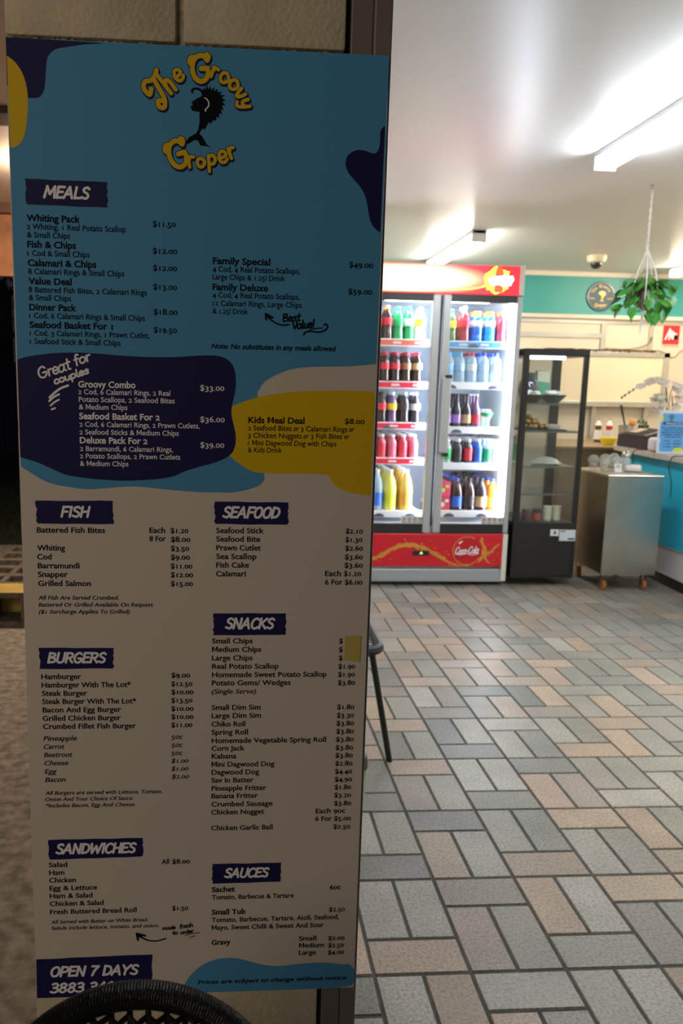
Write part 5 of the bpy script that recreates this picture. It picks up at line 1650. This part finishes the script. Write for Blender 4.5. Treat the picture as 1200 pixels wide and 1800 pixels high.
MB().tube(smooth_line([(2.96, 5.30, WT+.004), (2.925, 5.33, WT+.004), (2.897, 5.34, .870), (2.899, 5.335, .80), (2.895, 5.33, .70)], 6), .003, 8).build('wire', wire, t, True)
# orchid
t = thing('orchid', 'white potted orchid with arching stems behind the blue notice', 'orchid', (3.11, 5.33, WT))
MB().lathe([(0, 0), (.045, 0), (.058, .11), (.062, .112), (.06, .116), (.05, .11), (0, .10)], (3.115, 5.24, WT), 24).build('pot', P_('orchid_pot', (.6, .58, .55)), t, True)
leafg = mat('orchid_leaf', (.04, .14, .03), .4)
mb = MB()
for k in range(5):
    a = k*1.25+.4
    ln = .12
    pts = [(3.115+math.cos(a)*ln*s, 5.24+math.sin(a)*ln*s*.6, WT+.11+.05*s-.06*s*s) for s in (0, .25, .5, .75, 1)]
    for (p, w0), (p2, w1) in zip(zip(pts, (.01, .022, .025, .018, .003)), zip(pts[1:], (.022, .025, .018, .003))):
        nx, ny_ = -math.sin(a), math.cos(a)
        v = [mb.bm.verts.new(c) for c in ((p[0]+nx*w0, p[1]+ny_*w0, p[2]), (p[0]-nx*w0, p[1]-ny_*w0, p[2]), (p2[0]-nx*w1, p2[1]-ny_*w1, p2[2]), (p2[0]+nx*w1, p2[1]+ny_*w1, p2[2]))]
        mb.bm.faces.new(v)
mb.build('leaves', leafg, t, True, fix=False)
stem_m = mat('orchid_stem', (.12, .11, .06), .5)
S1 = smooth_line([(3.10, 5.25, WT+.10), (3.085, 5.27, 1.12), (3.075, 5.29, 1.30), (3.04, 5.30, 1.375), (2.97, 5.30, 1.382), (2.89, 5.30, 1.345), (2.82, 5.30, 1.305), (2.755, 5.30, 1.258)], 5)
S2 = smooth_line([(3.125, 5.25, WT+.10), (3.10, 5.27, 1.1), (3.095, 5.28, 1.28), (3.12, 5.28, 1.355), (3.15, 5.28, 1.31), (3.155, 5.28, 1.24), (3.13, 5.28, 1.18)], 5)
S3 = smooth_line([(3.11, 5.24, WT+.10), (3.05, 5.26, 1.15), (3.02, 5.26, 1.25), (2.99, 5.26, 1.27), (2.955, 5.26, 1.24)], 5)
for S in (S1, S2, S3):
    MB().tube(S, .003, 6).build('stem', stem_m, t, True)
stk_m = mat('dark_stake', (.03, .025, .02), .6)
for p in (((3.085, 5.245, WT+.10), (3.07, 5.30, 1.36)), ((3.13, 5.245, WT+.10), (3.115, 5.29, 1.28))):
    mb = MB().tube(p, .0035, 6)
    mb.build('stake', stk_m, t)
pet_m = petal_mat('orchid_petal', (.88, .83, .80))
def flower(S, i, rot, sc=1.0, bud=False):
    p = S[min(i, len(S)-1)]
    mb = MB()
    if bud:
        mb.lathe([(0, -.012), (.008, -.004), (.007, .006), (0, .013)], p, 8)
        mb.build('bud', stem_m, t, True)
        return
    n = (RZ(rot) @ RX(-.75))
    for k in range(5):
        a = k*2*PI/5+.3
        ln, wd = (.03 if k % 2 else .026)*sc, .014*sc
        R = RY(a)
        out = [(0, .0, 0), (wd*.7, -.004, ln*.35), (wd, -.006, ln*.65), (wd*.5, -.003, ln), (-wd*.5, -.003, ln), (-wd, -.006, ln*.65), (-wd*.7, -.004, ln*.35)]
        mb.poly([Vector(p)+Vector((0, -.012, 0))+(n @ (R @ Vector(q))) for q in out], n @ Vector((0, .0012, 0)))
    f = mb.build('flower', pet_m, t, True)
    MB().lathe([(0, -.005), (.005, 0), (0, .005)], Vector(p)+n @ Vector((0, -.02, 0)), 8).build('flower_centre', mat('orchid_centre', (.62, .50, .18), .5), f)
for S, i, r_, sc_ in ((S1, 13, .5, 1.0), (S1, 15, -.4, 1.1), (S1, 17, .2, 1.1), (S1, 19, .6, 1.0), (S1, 21, -.3, 1.1), (S1, 23, .3, .95), (S1, 26, -.6, .95), (S2, 15, .4, 1.1), (S2, 18, -.5, 1.15), (S2, 21, .3, 1.15), (S2, 24, .1, 1.1), (S2, 28, -.3, 1.0), (S3, 8, .2, 1.0), (S3, 12, -.4, 1.0), (S3, 16, .4, 1.0), (S3, 19, .1, .95)):
    flower(S, i, r_, sc_*1.3)
for S, i in ((S1, 29), (S1, 31), (S1, 33), (S1, 35)):
    flower(S, i, 0, 1, True)
t = thing('heart_ornament', 'grey heart ornament with a pale green middle hung on the orchid', 'ornament', (3.005, 5.24, 1.26))
def heart(cx, cz, s):
    return [(cx+s*.0625*16*math.sin(a)**3/1.0, cz+s*.0625*(13*math.cos(a)-5*math.cos(2*a)-2*math.cos(3*a)-math.cos(4*a))) for a in [k*2*PI/28 for k in range(28)]]
mb = MB()
mb.poly([(x, 5.232, z) for x, z in heart(3.005, 1.262, .040)], (0, .008, 0))
hh = mb.build('frame', P_('heart_grey', (.40, .38, .30)), t)
MB().poly([(x, 5.2305, z) for x, z in heart(3.005, 1.263, .026)], (0, .0015, 0)).build('middle', P_('heart_green', (.60, .70, .48)), t)
MB().tube([(3.005, 5.237, 1.285), (3.008, 5.25, 1.31), (3.03, 5.262, 1.30)], .0012, 5).build('string', P_('string_grey', (.4, .38, .35)), t)
t = thing('ribbon_bow', 'grey ribbon bow on the orchid below the heart', 'ribbon', (2.975, 5.25, 1.17))
mb = MB()
for sgn in (-1, 1):
    mb.tube(smooth_line([(2.985, 5.245, 1.185), (2.985+sgn*.03, 5.24, 1.20), (2.985+sgn*.045, 5.245, 1.18), (2.985+sgn*.02, 5.245, 1.17), (2.985, 5.245, 1.185)], 5), .006, 6)
    mb.tube([(2.985, 5.245, 1.185), (2.985+sgn*.03, 5.24, 1.15)], .005, 6)
mb.build('bow', P_('ribbon_grey', (.5, .47, .46)), t, True)

# ------------------------------------------------------------------ kitchen bench and wall things
kb = thing('kitchen_bench', 'brown-edged bench against the back wall behind the counter', 'bench', (3.2, 6.5, 0))
MB().bb(2.30, 4.3, 5.985, 6.95, .835, .858, .003).build('bench_top', mat('bench_top', (.30, .20, .10), .4, noise=.2, nscale=6), kb)
MB().bb(2.32, 4.28, 6.0, 6.93, .08, .835).build('cupboard', mat('bench_brown', (.20, .12, .06), .5), kb)
def sauce(x, y, m, nm):
    t = thing('sauce_bottle', nm, 'sauce bottle', (x, y, .858), 'sauce bottles on the bench')
    MB().lathe([(0, 0), (.030, 0), (.033, .02), (.031, .07), (.026, .115), (.029, .135), (.027, .147), (0, .147)], (x, y, .8585), 22).build('bottle', m, t, True)
    mb = MB()
    mb.lathe([(.0335, .025), (.0325, .05), (.0305, .08), (.0275, .108)], (x, y, .8585), 22)
    mb.build('label', P_('sauce_label', (.80, .76, .70)), t, True, fix=False)
    MB().lathe([(0, .146), (.028, .146), (.020, .168), (.008, .188), (.004, .192), (0, .192)], (x, y, .8585), 18).build('nozzle', P_('nozzle_white', (.8, .76, .7)), t, True)
    MB().lathe([(0, .190), (.005, .190), (.003, .206), (0, .207)], (x, y, .8585), 10).build('tip', m, t, True)
sauce(3.215, 6.55, mat('brown_sauce', (.12, .05, .03), .35), 'squeeze bottle of brown sauce, left of two on the bench')
sauce(3.315, 6.55, mat('red_sauce', (.62, .03, .04), .35), 'squeeze bottle of red sauce, right of two on the bench')
t = thing('yellow_bowl', 'yellow bowl in front of the sauce bottles', 'bowl', (3.12, 6.2, .858))
MB().lathe([(0, 0), (.04, 0), (.062, .035), (.068, .06), (.063, .06), (.056, .036), (.036, .008), (0, .006)], (3.14, 6.2, .8585), 26).build('bowl', P_('bowl_yellow', (.80, .62, .02)), t, True)
t = thing('utensil_pot', 'steel pot of utensils behind the register', 'pot', (3.36, 6.35, .858))
MB().lathe([(0, 0), (.055, 0), (.06, .16), (.062, .162), (.056, .162), (.05, .01), (0, .006)], (3.36, 6.35, .8585), 26).build('pot', steel, t, True)
t = thing('ladle', 'black handled ladle leaning in the utensil pot', 'ladle', (3.36, 6.35, .87))
MB().tube([(3.385, 6.35, .90), (3.33, 6.35, 1.08), (3.305, 6.35, 1.17), (3.30, 6.35, 1.19)], [.006, .007, .011, .009], 8).build('handle', black_pl, t, True)
t = thing('orange_sponge', 'orange scouring sponge on the rim of the utensil pot', 'sponge', (3.42, 6.35, 1.02))
MB().box((3.405, 6.33, 1.045), (.06, .03, .05), .012, RY(.3), 3).build('sponge', mat('sponge_orange', (.80, .38, .08), .8), t, True)
t = thing('herb_bunch', 'dark green leafy bunch beside the orange sponge', 'herbs', (3.47, 6.3, .86))
mb = MB()
rr = random.Random(21)
for k in range(46):
    a, d, z = rr.uniform(0, 6.28), rr.uniform(0, .05), rr.uniform(.87, 1.06)
    c = Vector((3.485+d*math.cos(a), 6.32+d*math.sin(a)*.6, z))
    R = RZ(rr.uniform(0, 6.28)) @ RX(rr.uniform(-1, 1))
    mb.poly([c+R @ Vector(q) for q in ((-.012, 0, 0), (0, .0, .022), (.012, 0, 0), (0, 0, -.018))])
mb.tube([(3.485, 6.32, .8585), (3.485, 6.32, 1.02)], .02, 8)
mb.build('leaves', mat('herb_green', (.03, .10, .025), .6), t, fix=False)
# hood / servery panel on the wall
rh = thing('range_hood', 'boxed cream hood panel framed in stainless steel on the back wall', 'hood', (3.5, YB, 1.2))
MB().bb(2.62, 4.118, YB-.075, YB-.016, 1.20, 1.64).build('panel', mat('hood_cream', (.84, .73, .52), .4, noise=.04, nscale=3), rh)
for nm_, b in (('frame_rail', (2.60, 4.165, YB-.085, YB-.016, 1.625, 1.675)), ('frame_rail', (2.60, 4.165, YB-.10, YB-.016, 1.155, 1.205)), ('frame_post', (4.105, 4.165, YB-.085, YB-.016, 1.155, 1.675)), ('frame_post', (2.60, 2.66, YB-.085, YB-.016, 1.155, 1.675))):
    MB().bb(*b, .003).build(nm_, alu, rh)
for x in (3.48, 4.0):
    MB().bb(x-.022, x+.022, YB-.05, YB-.016, .859, 1.155).build('leg', alu, rh)
mb = MB()
rr = random.Random(13)
for k in range(110):
    x = rr.uniform(2.95, 4.05)
    mb.box((x, YB-.05+rr.uniform(-.02, .02), 1.679+.004), (rr.uniform(.02, .07), rr.uniform(.02, .04), rr.uniform(.008, .03)), .003, RZ(rr.uniform(0, 3)), 1)
tag(mb.build('dust', mat('greasy_dust', (.16, .10, .05), .9, noise=.5, nscale=50)), 'brown greasy dust gathered on top of the hood', 'dust', None, 'stuff')
t = thing('wall_cable', 'loose dark cable lying on the hood and up the wall', 'cable', (3.9, YB-.04, 1.69))
MB().tube(smooth_line([(3.55, YB-.03, 1.705), (3.75, YB-.035, 1.70), (3.9, YB-.03, 1.725), (3.985, YB-.03, 1.77), (4.0, YB-.025, 1.82)], 6), .005, 6).build('wire', mat('dusty_cable', (.2, .14, .09), .8), t, True)
t = thing('wall_cable', 'thin grey cable looping on the wall right of the hood', 'cable', (4.3, YB-.01, 1.68))
MB().tube(smooth_line([(4.07, YB-.012, 1.70), (4.14, YB-.012, 1.68), (4.22, YB-.012, 1.635), (4.27, YB-.012, 1.655), (4.32, YB-.012, 1.70), (4.5, YB-.012, 1.735)], 6), .004, 6).build('wire', mat('grey_cable', (.25, .22, .18), .6), t, True)
# round shop sign
t = thing('round_sign', 'round yellow and teal emblem disc on the teal band', 'sign', (3.467, YB-.02, 2.185))
DY = YB-.022
cxs, czs = 3.467, 2.183
mb = MB().lathe([(0, 0), (.139, 0), (.139, .008), (.134, .012), (0, .012)], (cxs, DY, czs), 44, RX(PI/2))
dsc = mb.build('disc', mat('disc_navy', (.03, .10, .17), .22), t)
mb = MB()
yy = DY-.0125
mb.poly([(cxs+.122*math.cos(a*PI/20), yy, czs+.122*math.sin(a*PI/20)) for a in range(40)])
mb.build('pale_field', mat('disc_steelblue', (.05, .09, .12), .38, spec=.3), t, fix=False)
sgm = mat('disc_gold', (.70, .50, .06), .3)
sl2 = bmesh.new()
LS = lambda u, v: (cxs+u, yy-.0006, czs+v)
for i, ch in enumerate('The Groovy'):
    if ch == ' ': continue
    a = math.radians(155-i*13.5)
    V, F, _ = glyph(ch, .03)
    mx = (min(p[0] for p in V)+max(p[0] for p in V))/2
    cap = .027
    rot = a-PI/2
    ca, sa = math.cos(rot), math.sin(rot)
    vs = []
    for x, y in V:
        X, Y = (x-mx)*cap*.9, y*cap
        vs.append(sl2.verts.new(LS(.082*math.cos(a)+X*ca-Y*sa, .082*math.sin(a)+X*sa+Y*ca)))
    for f in F: sl2.faces.new([vs[k] for k in f])
lay_text(sl2, 'Groper', -.06, -.098, .12, .034, LS, .03, False, .1, 0, .05)
lay_text(sl2, 'FISH', -.112, -.026, .05, .014, LS, .02, False, 0)
lay_text(sl2, 'CHIPS', .05, -.026, .06, .014, LS, .02, False, 0)
ef = [(-.01, -.05), (.005, -.02), (.0, .005), (-.025, .02), (-.03, .035), (-.008, .05), (.02, .052), (.04, .04), (.045, .02), (.03, .0), (.018, -.015), (.015, -.032), (.03, -.05), (.006, -.042)]
pts = [Vector(LS(a, b)) for a, b in ef]
vs = [sl2.verts.new(p) for p in pts]
for tt in tessellate_polygon([pts]):
    sl2.faces.new([vs[i] for i in tt])
bm_build(sl2, 'gold_lettering', sgm, t)
# red fire-blanket sign
t = thing('fire_sign', 'red safety sign with a white figure on the back wall', 'sign', (4.2, YB, 1.86))
MB().bb(4.115, 4.285, YB-.004, YB-.0005, 1.735, 1.965, .0008).build('plate', P_('sign_white', (.75, .62, .50)), t)
MB().poly(on(YB-.0046, [(4.118, 1.758), (4.282, 1.758), (4.282, 1.964), (4.118, 1.964)])).build('red_field', P_('sign_red', (.66, .02, .03)), t, fix=False)
mb = MB()
yy = YB-.0052
mb.poly(on(yy, [(4.135, 1.80), (4.15, 1.84), (4.165, 1.872), (4.172, 1.89), (4.178, 1.91), (4.19, 1.908), (4.196, 1.89), (4.215, 1.885), (4.235, 1.868), (4.262, 1.858), (4.258, 1.85), (4.236, 1.85), (4.236, 1.82), (4.22, 1.802), (4.205, 1.81), (4.195, 1.835), (4.19, 1.815), (4.192, 1.80), (4.175, 1.80), (4.178, 1.835), (4.168, 1.838), (4.16, 1.82), (4.152, 1.80)]))
mb.build('white_figure', WHITEINK, t, fix=False)
MB().poly(on(yy-.0004, [(4.228, 1.805), (4.268, 1.805), (4.268, 1.842), (4.228, 1.842)])).build('black_square', INK, t, fix=False)
fb = bmesh.new()
lay_text(fb, 'FIRE BLANKET', 4.125, 1.741, .15, .011, lambda u, v: (u, YB-.0048, v), .02, False)
bm_build(fb, 'sign_lettering', dk, t)

# ------------------------------------------------------------------ hanging plant
HX, HY = 2.262, 4.2
t = thing('hanging_plant', 'trailing green pothos hanging from the ceiling in white cords', 'hanging plant', (HX, HY, CEIL))
cord = mat('white_cord', (.75, .70, .64), .8)
MB().lathe([(0, -.03), (.004, -.03), (.004, -.006), (.012, -.004), (.012, 0), (0, 0)], (HX-.008, HY, CEIL), 12).build('hook', steel, t)
mb = MB()
for k in range(2):
    mb.tube([(HX-.008+.004*math.cos(s*26+k*PI), HY+.004*math.sin(s*26+k*PI), CEIL-.02-.318*s) for s in [q/40 for q in range(41)]], .003, 6)
for k in range(5):
    a = k*2*PI/5+.5
    mb.tube(smooth_line([(HX-.006, HY, CEIL-.335), (HX+.045*math.cos(a), HY+.045*math.sin(a), 1.95), (HX+.062*math.cos(a), HY+.062*math.sin(a), 1.86), (HX+.06*math.cos(a), HY+.06*math.sin(a), 1.80), (HX-.004, HY, 1.735)], 4), .003, 6)
for k in range(6):
    mb.tube(smooth_line([(HX-.004, HY, 1.738), (HX-.004+.006*math.cos(k), HY+.006*math.sin(k), 1.70), (HX-.006+.008*math.cos(k*1.3), HY+.008*math.sin(k*1.3), 1.615)], 4), .002, 5)
mb.build('macrame_cord', cord, t, True)
MB().lathe([(0, 0), (.038, 0), (.055, .085), (.058, .087), (.056, .092), (.05, .085), (0, .08)], (HX, HY, 1.76), 24).build('pot', mat('plum_pot', (.10, .045, .045), .45), t, True)
rr = random.Random(17)
mb = MB()
vn = MB()
def leaf(c, R, s):
    half = [(0, 0), (.30, .10), (.42, .32), (.36, .60), (.18, .86), (0, 1.05)]
    mid = [mb.bm.verts.new(Vector(c)+R @ Vector((0, y*s, -.10*s*(y*y)))) for y in (0, .30, .62, 1.05)]
    for sg_ in (1, -1):
        side_ = [mb.bm.verts.new(Vector(c)+R @ Vector((sg_*x*s, y*s, .10*s*x/.42-.10*s*y*y))) for x, y in ((.30, -.06), (.46, .30), (.30, .68))]
        mb.bm.faces.new((mid[0], side_[0], mid[1]) if sg_ > 0 else (mid[0], mid[1], side_[0]))
        mb.bm.faces.new((side_[0], side_[1], mid[1]) if sg_ > 0 else (side_[0], mid[1], side_[1]))
        mb.bm.faces.new((side_[1], side_[2], mid[2], mid[1]) if sg_ > 0 else (side_[1], mid[1], mid[2], side_[2]))
        mb.bm.faces.new((side_[2], mid[3], mid[2]) if sg_ > 0 else (side_[2], mid[2], mid[3]))
for k in range(88):
    a = rr.uniform(0, 2*PI)
    el = rr.random()**.7
    rad = .035+.095*el
    z = 1.86+rr.uniform(-.02, .05)-.11*el*rr.random()
    if rr.random() < .25:
        z = 1.885+rr.uniform(-.02, .03)
        rad *= .5
    c = (HX+rad*math.cos(a), HY+rad*math.sin(a)*.9, z)
    vn.tube(smooth_line([(HX+.01*math.cos(a), HY+.01*math.sin(a), 1.84), (HX+.5*rad*math.cos(a), HY+.5*rad*math.sin(a), z+.03), c], 3), .0016, 4)
    R = RZ(a-PI/2) @ RX(rr.uniform(-1.35, -.15)) @ RY(rr.uniform(-.6, .6))
    leaf(c, R, rr.uniform(.045, .068))
for (dx, dz) in ((-.125, -.07), (-.115, -.12), (-.045, -.08), (.0, -.13), (.04, -.12), (.075, -.09), (.12, -.03), (.135, .03), (.11, -.075), (.085, -.12), (.02, -.115), (-.13, -.02), (.06, -.06), (-.02, -.05)):
    c = (HX+dx, HY-.05+rr.uniform(-.02, .02), 1.84+dz)
    vn.tube(smooth_line([(HX, HY, 1.84), (HX+dx*.7, HY-.04, 1.87+dz*.2), c], 3), .0016, 4)
    R = RZ((-.9 if dx > 0 else .9)+rr.uniform(-.5, .5)+PI) @ RX(rr.uniform(-1.5, -1.0))
    leaf(c, R, rr.uniform(.05, .066))
pothos = mat('pothos_leaf', (.07, .30, .03), .35, col2=(.03, .16, .02), nscale=14)
mb.build('foliage', pothos, t, True, fix=False)
vn.build('stems', mat('pothos_stem', (.10, .22, .05), .5), t)

# ------------------------------------------------------------------ folding stool behind the pillar
blackt = mat('black_tube', (.012, .013, .011), .35)
seatm = mat('seat_plastic', (.022, .022, .028), .45, spec=.25)
t = thing('folding_stool', 'black stool with a perforated seat half hidden behind the doorway jamb', 'stool', (.34, 2.62, 0))
mb = MB()
seat_pts = []
cx0, cy0, hw_, hd_, rc = .325, 2.575, .180, .185, .06
for (sx, sy, a0) in ((1, 1, 0), (-1, 1, PI/2), (-1, -1, PI), (1, -1, 3*PI/2)):
    for k in range(6):
        a = a0+k*PI/10
        seat_pts.append((cx0+sx*(hw_-rc)+rc*math.cos(a), cy0+sy*(hd_-rc)+rc*math.sin(a)))
mb.poly([(x, y, .418) for x, y in seat_pts], (0, 0, .022))
st_ = mb.build('seat', seatm, t)
mb = MB().tube([(x, y, .436) for x, y in seat_pts], .016, 8, True)
mb.build('seat_rim', seatm, st_, True)
mb = MB()
for i in range(13):
    for j in range(12):
        x, y = cx0-hw_+.035+i*.0267, cy0-hd_+.032+j*.0275
        mb.poly([(x+.0065*math.cos(k*PI/4), y+.0065*math.sin(k*PI/4), .4412) for k in range(8)])
mb.build('perforation', mat('perforation_pale', (.36, .37, .38), .6), st_, fix=False)
for a, b in (((.480, 2.45, .42), (.567, 2.49, 0)), ((.185, 2.46, .42), (.12, 2.49, 0)), ((.455, 2.70, .42), (.465, 2.73, 0)), ((.19, 2.70, .42), (.13, 2.73, 0))):
    MB().tube([a, b], .0108, 12).build('leg', blackt, t, True)
t = thing('plastic_bucket', 'pale green bucket with a black rim peeking out beside the jamb', 'bucket', (.37, 2.2, 0))
MB().lathe([(0, 0), (.045, 0), (.053, .14), (.05, .14), (.042, .006), (0, .006)], (.379, 2.2, 0), 26).build('bucket', mat('pale_green_plastic', (.30, .36, .20), .35), t, True)
MB().lathe([(.052, .138), (.055, .14), (.05, .178), (.03, .186), (0, .188)], (.379, 2.2, 0), 26).build('lid', black_pl, t, True)

# ------------------------------------------------------------------ wicker chair in front
wick = mat('black_wicker', (.006, .006, .006), .36, spec=.3, bump=.6, bscale=200)
wc = thing('wicker_chair', 'black woven round-backed chair in front of the menu board', 'chair', (-.106, .55, 0))
AX, AY, AZ = -.106, .78, .360
def arch(t_, a=.195, b=.198, lean=.06):
    z = b*math.sin(t_)
    return (AX+a*math.cos(t_), AY+lean*z/b-.0, AZ+z)
pts, rad = [], []
N = 300
for k in range(N+1):
    t_ = math.radians(22)+k/N*math.radians(158)
    pts.append(arch(t_))
    rad.append(.0155+(.0012 if k % 2 else 0.0))
MB().tube(pts, rad, 12).build('back_rim', wick, wc, True)
MB().tube([arch(math.radians(a)) for a in range(-28, 24, 4)], .0115, 10).build('frame_tube', blackt, wc, True)
MB().tube([arch(math.radians(a)) for a in range(178, 210, 4)], .0115, 10).build('frame_tube', blackt, wc, True)
mb = MB()
rw = random.Random(1)
for k in range(1, 17):                 # uprights and cross bands of the open weave
    x = -.19+k*.38/17
    zt = .19*math.sqrt(max(0, 1-(x/.19)**2))
    mb.tube([(AX+x+.004*math.sin(q*2), AY+.06*((-.16+(zt+.16)*q/8)/.198)+.01*math.cos(x*8)+.003*(-1)**q, AZ-.16+(zt+.16)*q/8) for q in range(9)], .0042, 6)
for k in range(22):
    z = -.155+k*.0155
    if z > .19: break
    w_ = .19*math.sqrt(max(0, 1-(max(z, 0)/.195)**2))
    if w_ < .03: continue
    n = max(4, int(w_*2/.0115))
    mb.tube([(AX-w_+2*w_*q/n, AY+.06*z/.198+.006*(-1)**(q+k), AZ+z+rw.uniform(-.001, .001)) for q in range(n+1)], .0032 if k % 3 else .0042, 6)
mb.build('back_weave', wick, wc, True)
mb = MB().lathe([(0, -.022), (.185, -.022), (.2, -.012), (.2, .0), (.185, .008), (.06, .0), (0, -.002)], (AX, .56, .26), 40)
mb.build('seat', wick, wc, True)
for sx in (-1, 1):
    MB().tube([(AX+sx*.15, .70, .25), (AX+sx*.17, .745, 0)], .012, 10).build('leg', blackt, wc, True)
    MB().tube([(AX+sx*.14, .42, .25), (AX+sx*.16, .38, 0)], .012, 10).build('leg', blackt, wc, True)

# ------------------------------------------------------------------ outside on the left
soff = mat('soffit_paint', (.60, .47, .38), .6, noise=.1, nscale=4)
brown = mat('brown_timber', (.12, .055, .03), .6, noise=.35, nscale=8)
tim = mat('orange_timber', (.36, .15, .06), .55, noise=.4, nscale=7)
struct('eave', MB().bb(-3.2, -.36, 1.3, 5.3, CEIL, CEIL+.05), soff, 'painted eave lining over the side path')
struct('eave_beam', MB().bb(-3.2, -.36, 3.40, 3.56, CEIL-.03, CEIL-.0005), brown, 'dark timber beam across the eave lining')
ev = thing('eave_lamp', 'glowing round lamp under the eave beside the building', 'lamp', (-.95, 4.2, CEIL))
MB().lathe([(0, 0), (.11, 0), (.11, -.02), (.10, -.02), (0, -.02)], (-.95, 4.2, CEIL-.0005), 28).build('base', white_metal, ev, True)
MB().lathe([(.10, -.02), (.095, -.05), (.06, -.075), (0, -.085)], (-.95, 4.2, CEIL), 28).build('diffuser', emitter('eave_glow', (1.0, .78, .58), EAVE_LAMP), ev, True)
fa = MB().bb(-3.2, -.36, 5.22, 5.26, 1.96, CEIL)
struct('eave_fascia', fa, tim, 'orange-brown timber fascia board at the end of the eave')
struct('eave_batten', MB().bb(-3.2, -.36, 5.16, 5.22, CEIL-.06, CEIL), brown, 'thin brown batten on top of the fascia')
navyf = mat('fence_steel', (.03, .042, .11), .5, noise=.2, nscale=3)
fn = thing('garden_fence', 'dark blue sheet fence at the back of the lawn', 'fence', (-4, 14, 0))
mb = MB()
fp = []
for k in range(150):
    x = -8+k*.05
    fp.append((x, 14+(0.0 if k % 4 < 2 else .03)))
for a, b in zip(fp, fp[1:]):
    v = [mb.bm.verts.new(c) for c in ((a[0], a[1], -.01), (b[0], b[1], -.01), (b[0], b[1], 1.58), (a[0], a[1], 1.58))]
    mb.bm.faces.new(v)
mb.build('sheet_panel', navyf, fn, fix=False)
MB().bb(-8, -.55, 13.99, 14.04, 1.57, 1.61).build('top_rail', navyf, fn)
mb = MB()
rr = random.Random(31)
for k in range(1500):
    x, y, z = rr.uniform(-7, -1.5), rr.uniform(14.6, 16), rr.uniform(.2, 4.6)
    c = Vector((x, y, z))
    R = RZ(rr.uniform(0, 6.28)) @ RX(rr.uniform(-1.2, 1.2))
    s = rr.uniform(.10, .22)
    mb.poly([c+R @ Vector(q) for q in ((-s*.5, 0, 0), (0, s, 0), (s*.5, 0, 0), (0, -s, 0))])
mb.bb(-4.4, -4.2, 15.2, 15.4, -.1, 3)
mb.bb(-2.4, -2.2, 15.2, 15.4, -.1, 3)
tag(mb.build('shrubbery', mat('night_leaf', (.03, .05, .015), .7, noise=.5, nscale=3), fix=False), 'dark shrubbery showing over the fence at night', 'shrubbery', None, 'stuff')
# hollow concrete blocks
blk_y = mat('yellow_paint_block', (.62, .44, .12), .8, noise=.2, nscale=14)
blk_g = mat('raw_block', (.20, .165, .135), .95, noise=.45, nscale=30, bump=.6, bscale=90)
def hollow_block(loc, rz, label, first=None):
    if first is not None:
        o = dup(first, loc, label, 'hollow concrete blocks')
        o.rotation_euler = (0, 0, rz)
        return o
    L_, W_, H_, tk = .39, .19, .19, .03
    mb = MB()
    mb.bb(-W_/2, -W_/2+tk, -L_/2, L_/2, 0, H_, .003)
    mb.bb(W_/2-tk, W_/2, -L_/2, L_/2, 0, H_, .003)
    mb.bb(-W_/2+tk, W_/2-tk, -L_/2, -L_/2+tk, 0, H_, .003)
    mb.bb(-W_/2+tk, W_/2-tk, L_/2-tk, L_/2, 0, H_, .003)
    mb.bm.normal_update()
    for f in mb.bm.faces:                # only the outer faces are painted
        c = f.calc_center_median()
        if abs(f.normal.z) > .5 or (abs(c.x) < W_/2-.006 and abs(c.y) < L_/2-.006):
            f.material_index = 1
    o = mb.build('hollow_block', [blk_y, blk_g], None)
    MB().bb(-W_/2+tk, W_/2-tk, -.016, .016, .003, H_-.003).build('web', blk_g, o)
    o.location = loc
    o.rotation_euler = (0, 0, rz)
    return tag(o, label, 'concrete block', 'hollow concrete blocks')
NB = ['just behind the one on its side', 'third from the front', 'fourth from the front', 'fifth from the front', 'farthest back']
fb_ = None
for k in range(5):
    o = hollow_block((-1.262, 4.292+.196*k, 0), PI/2, 'upright hollow block in the row by the lawn, %s' % NB[k], fb_)
    fb_ = fb_ or o
o = dup(fb_, (-1.262, 4.185, .0955), 'yellow-painted hollow block lying on its side at the front of the row', 'hollow concrete blocks')
o.rotation_euler = (PI/2, 0, PI/2)
o.rotation_mode = 'XYZ'
o.rotation_euler = (Matrix.Rotation(PI/2, 3, 'X') @ Matrix.Rotation(PI/2, 3, 'Z')).to_euler()
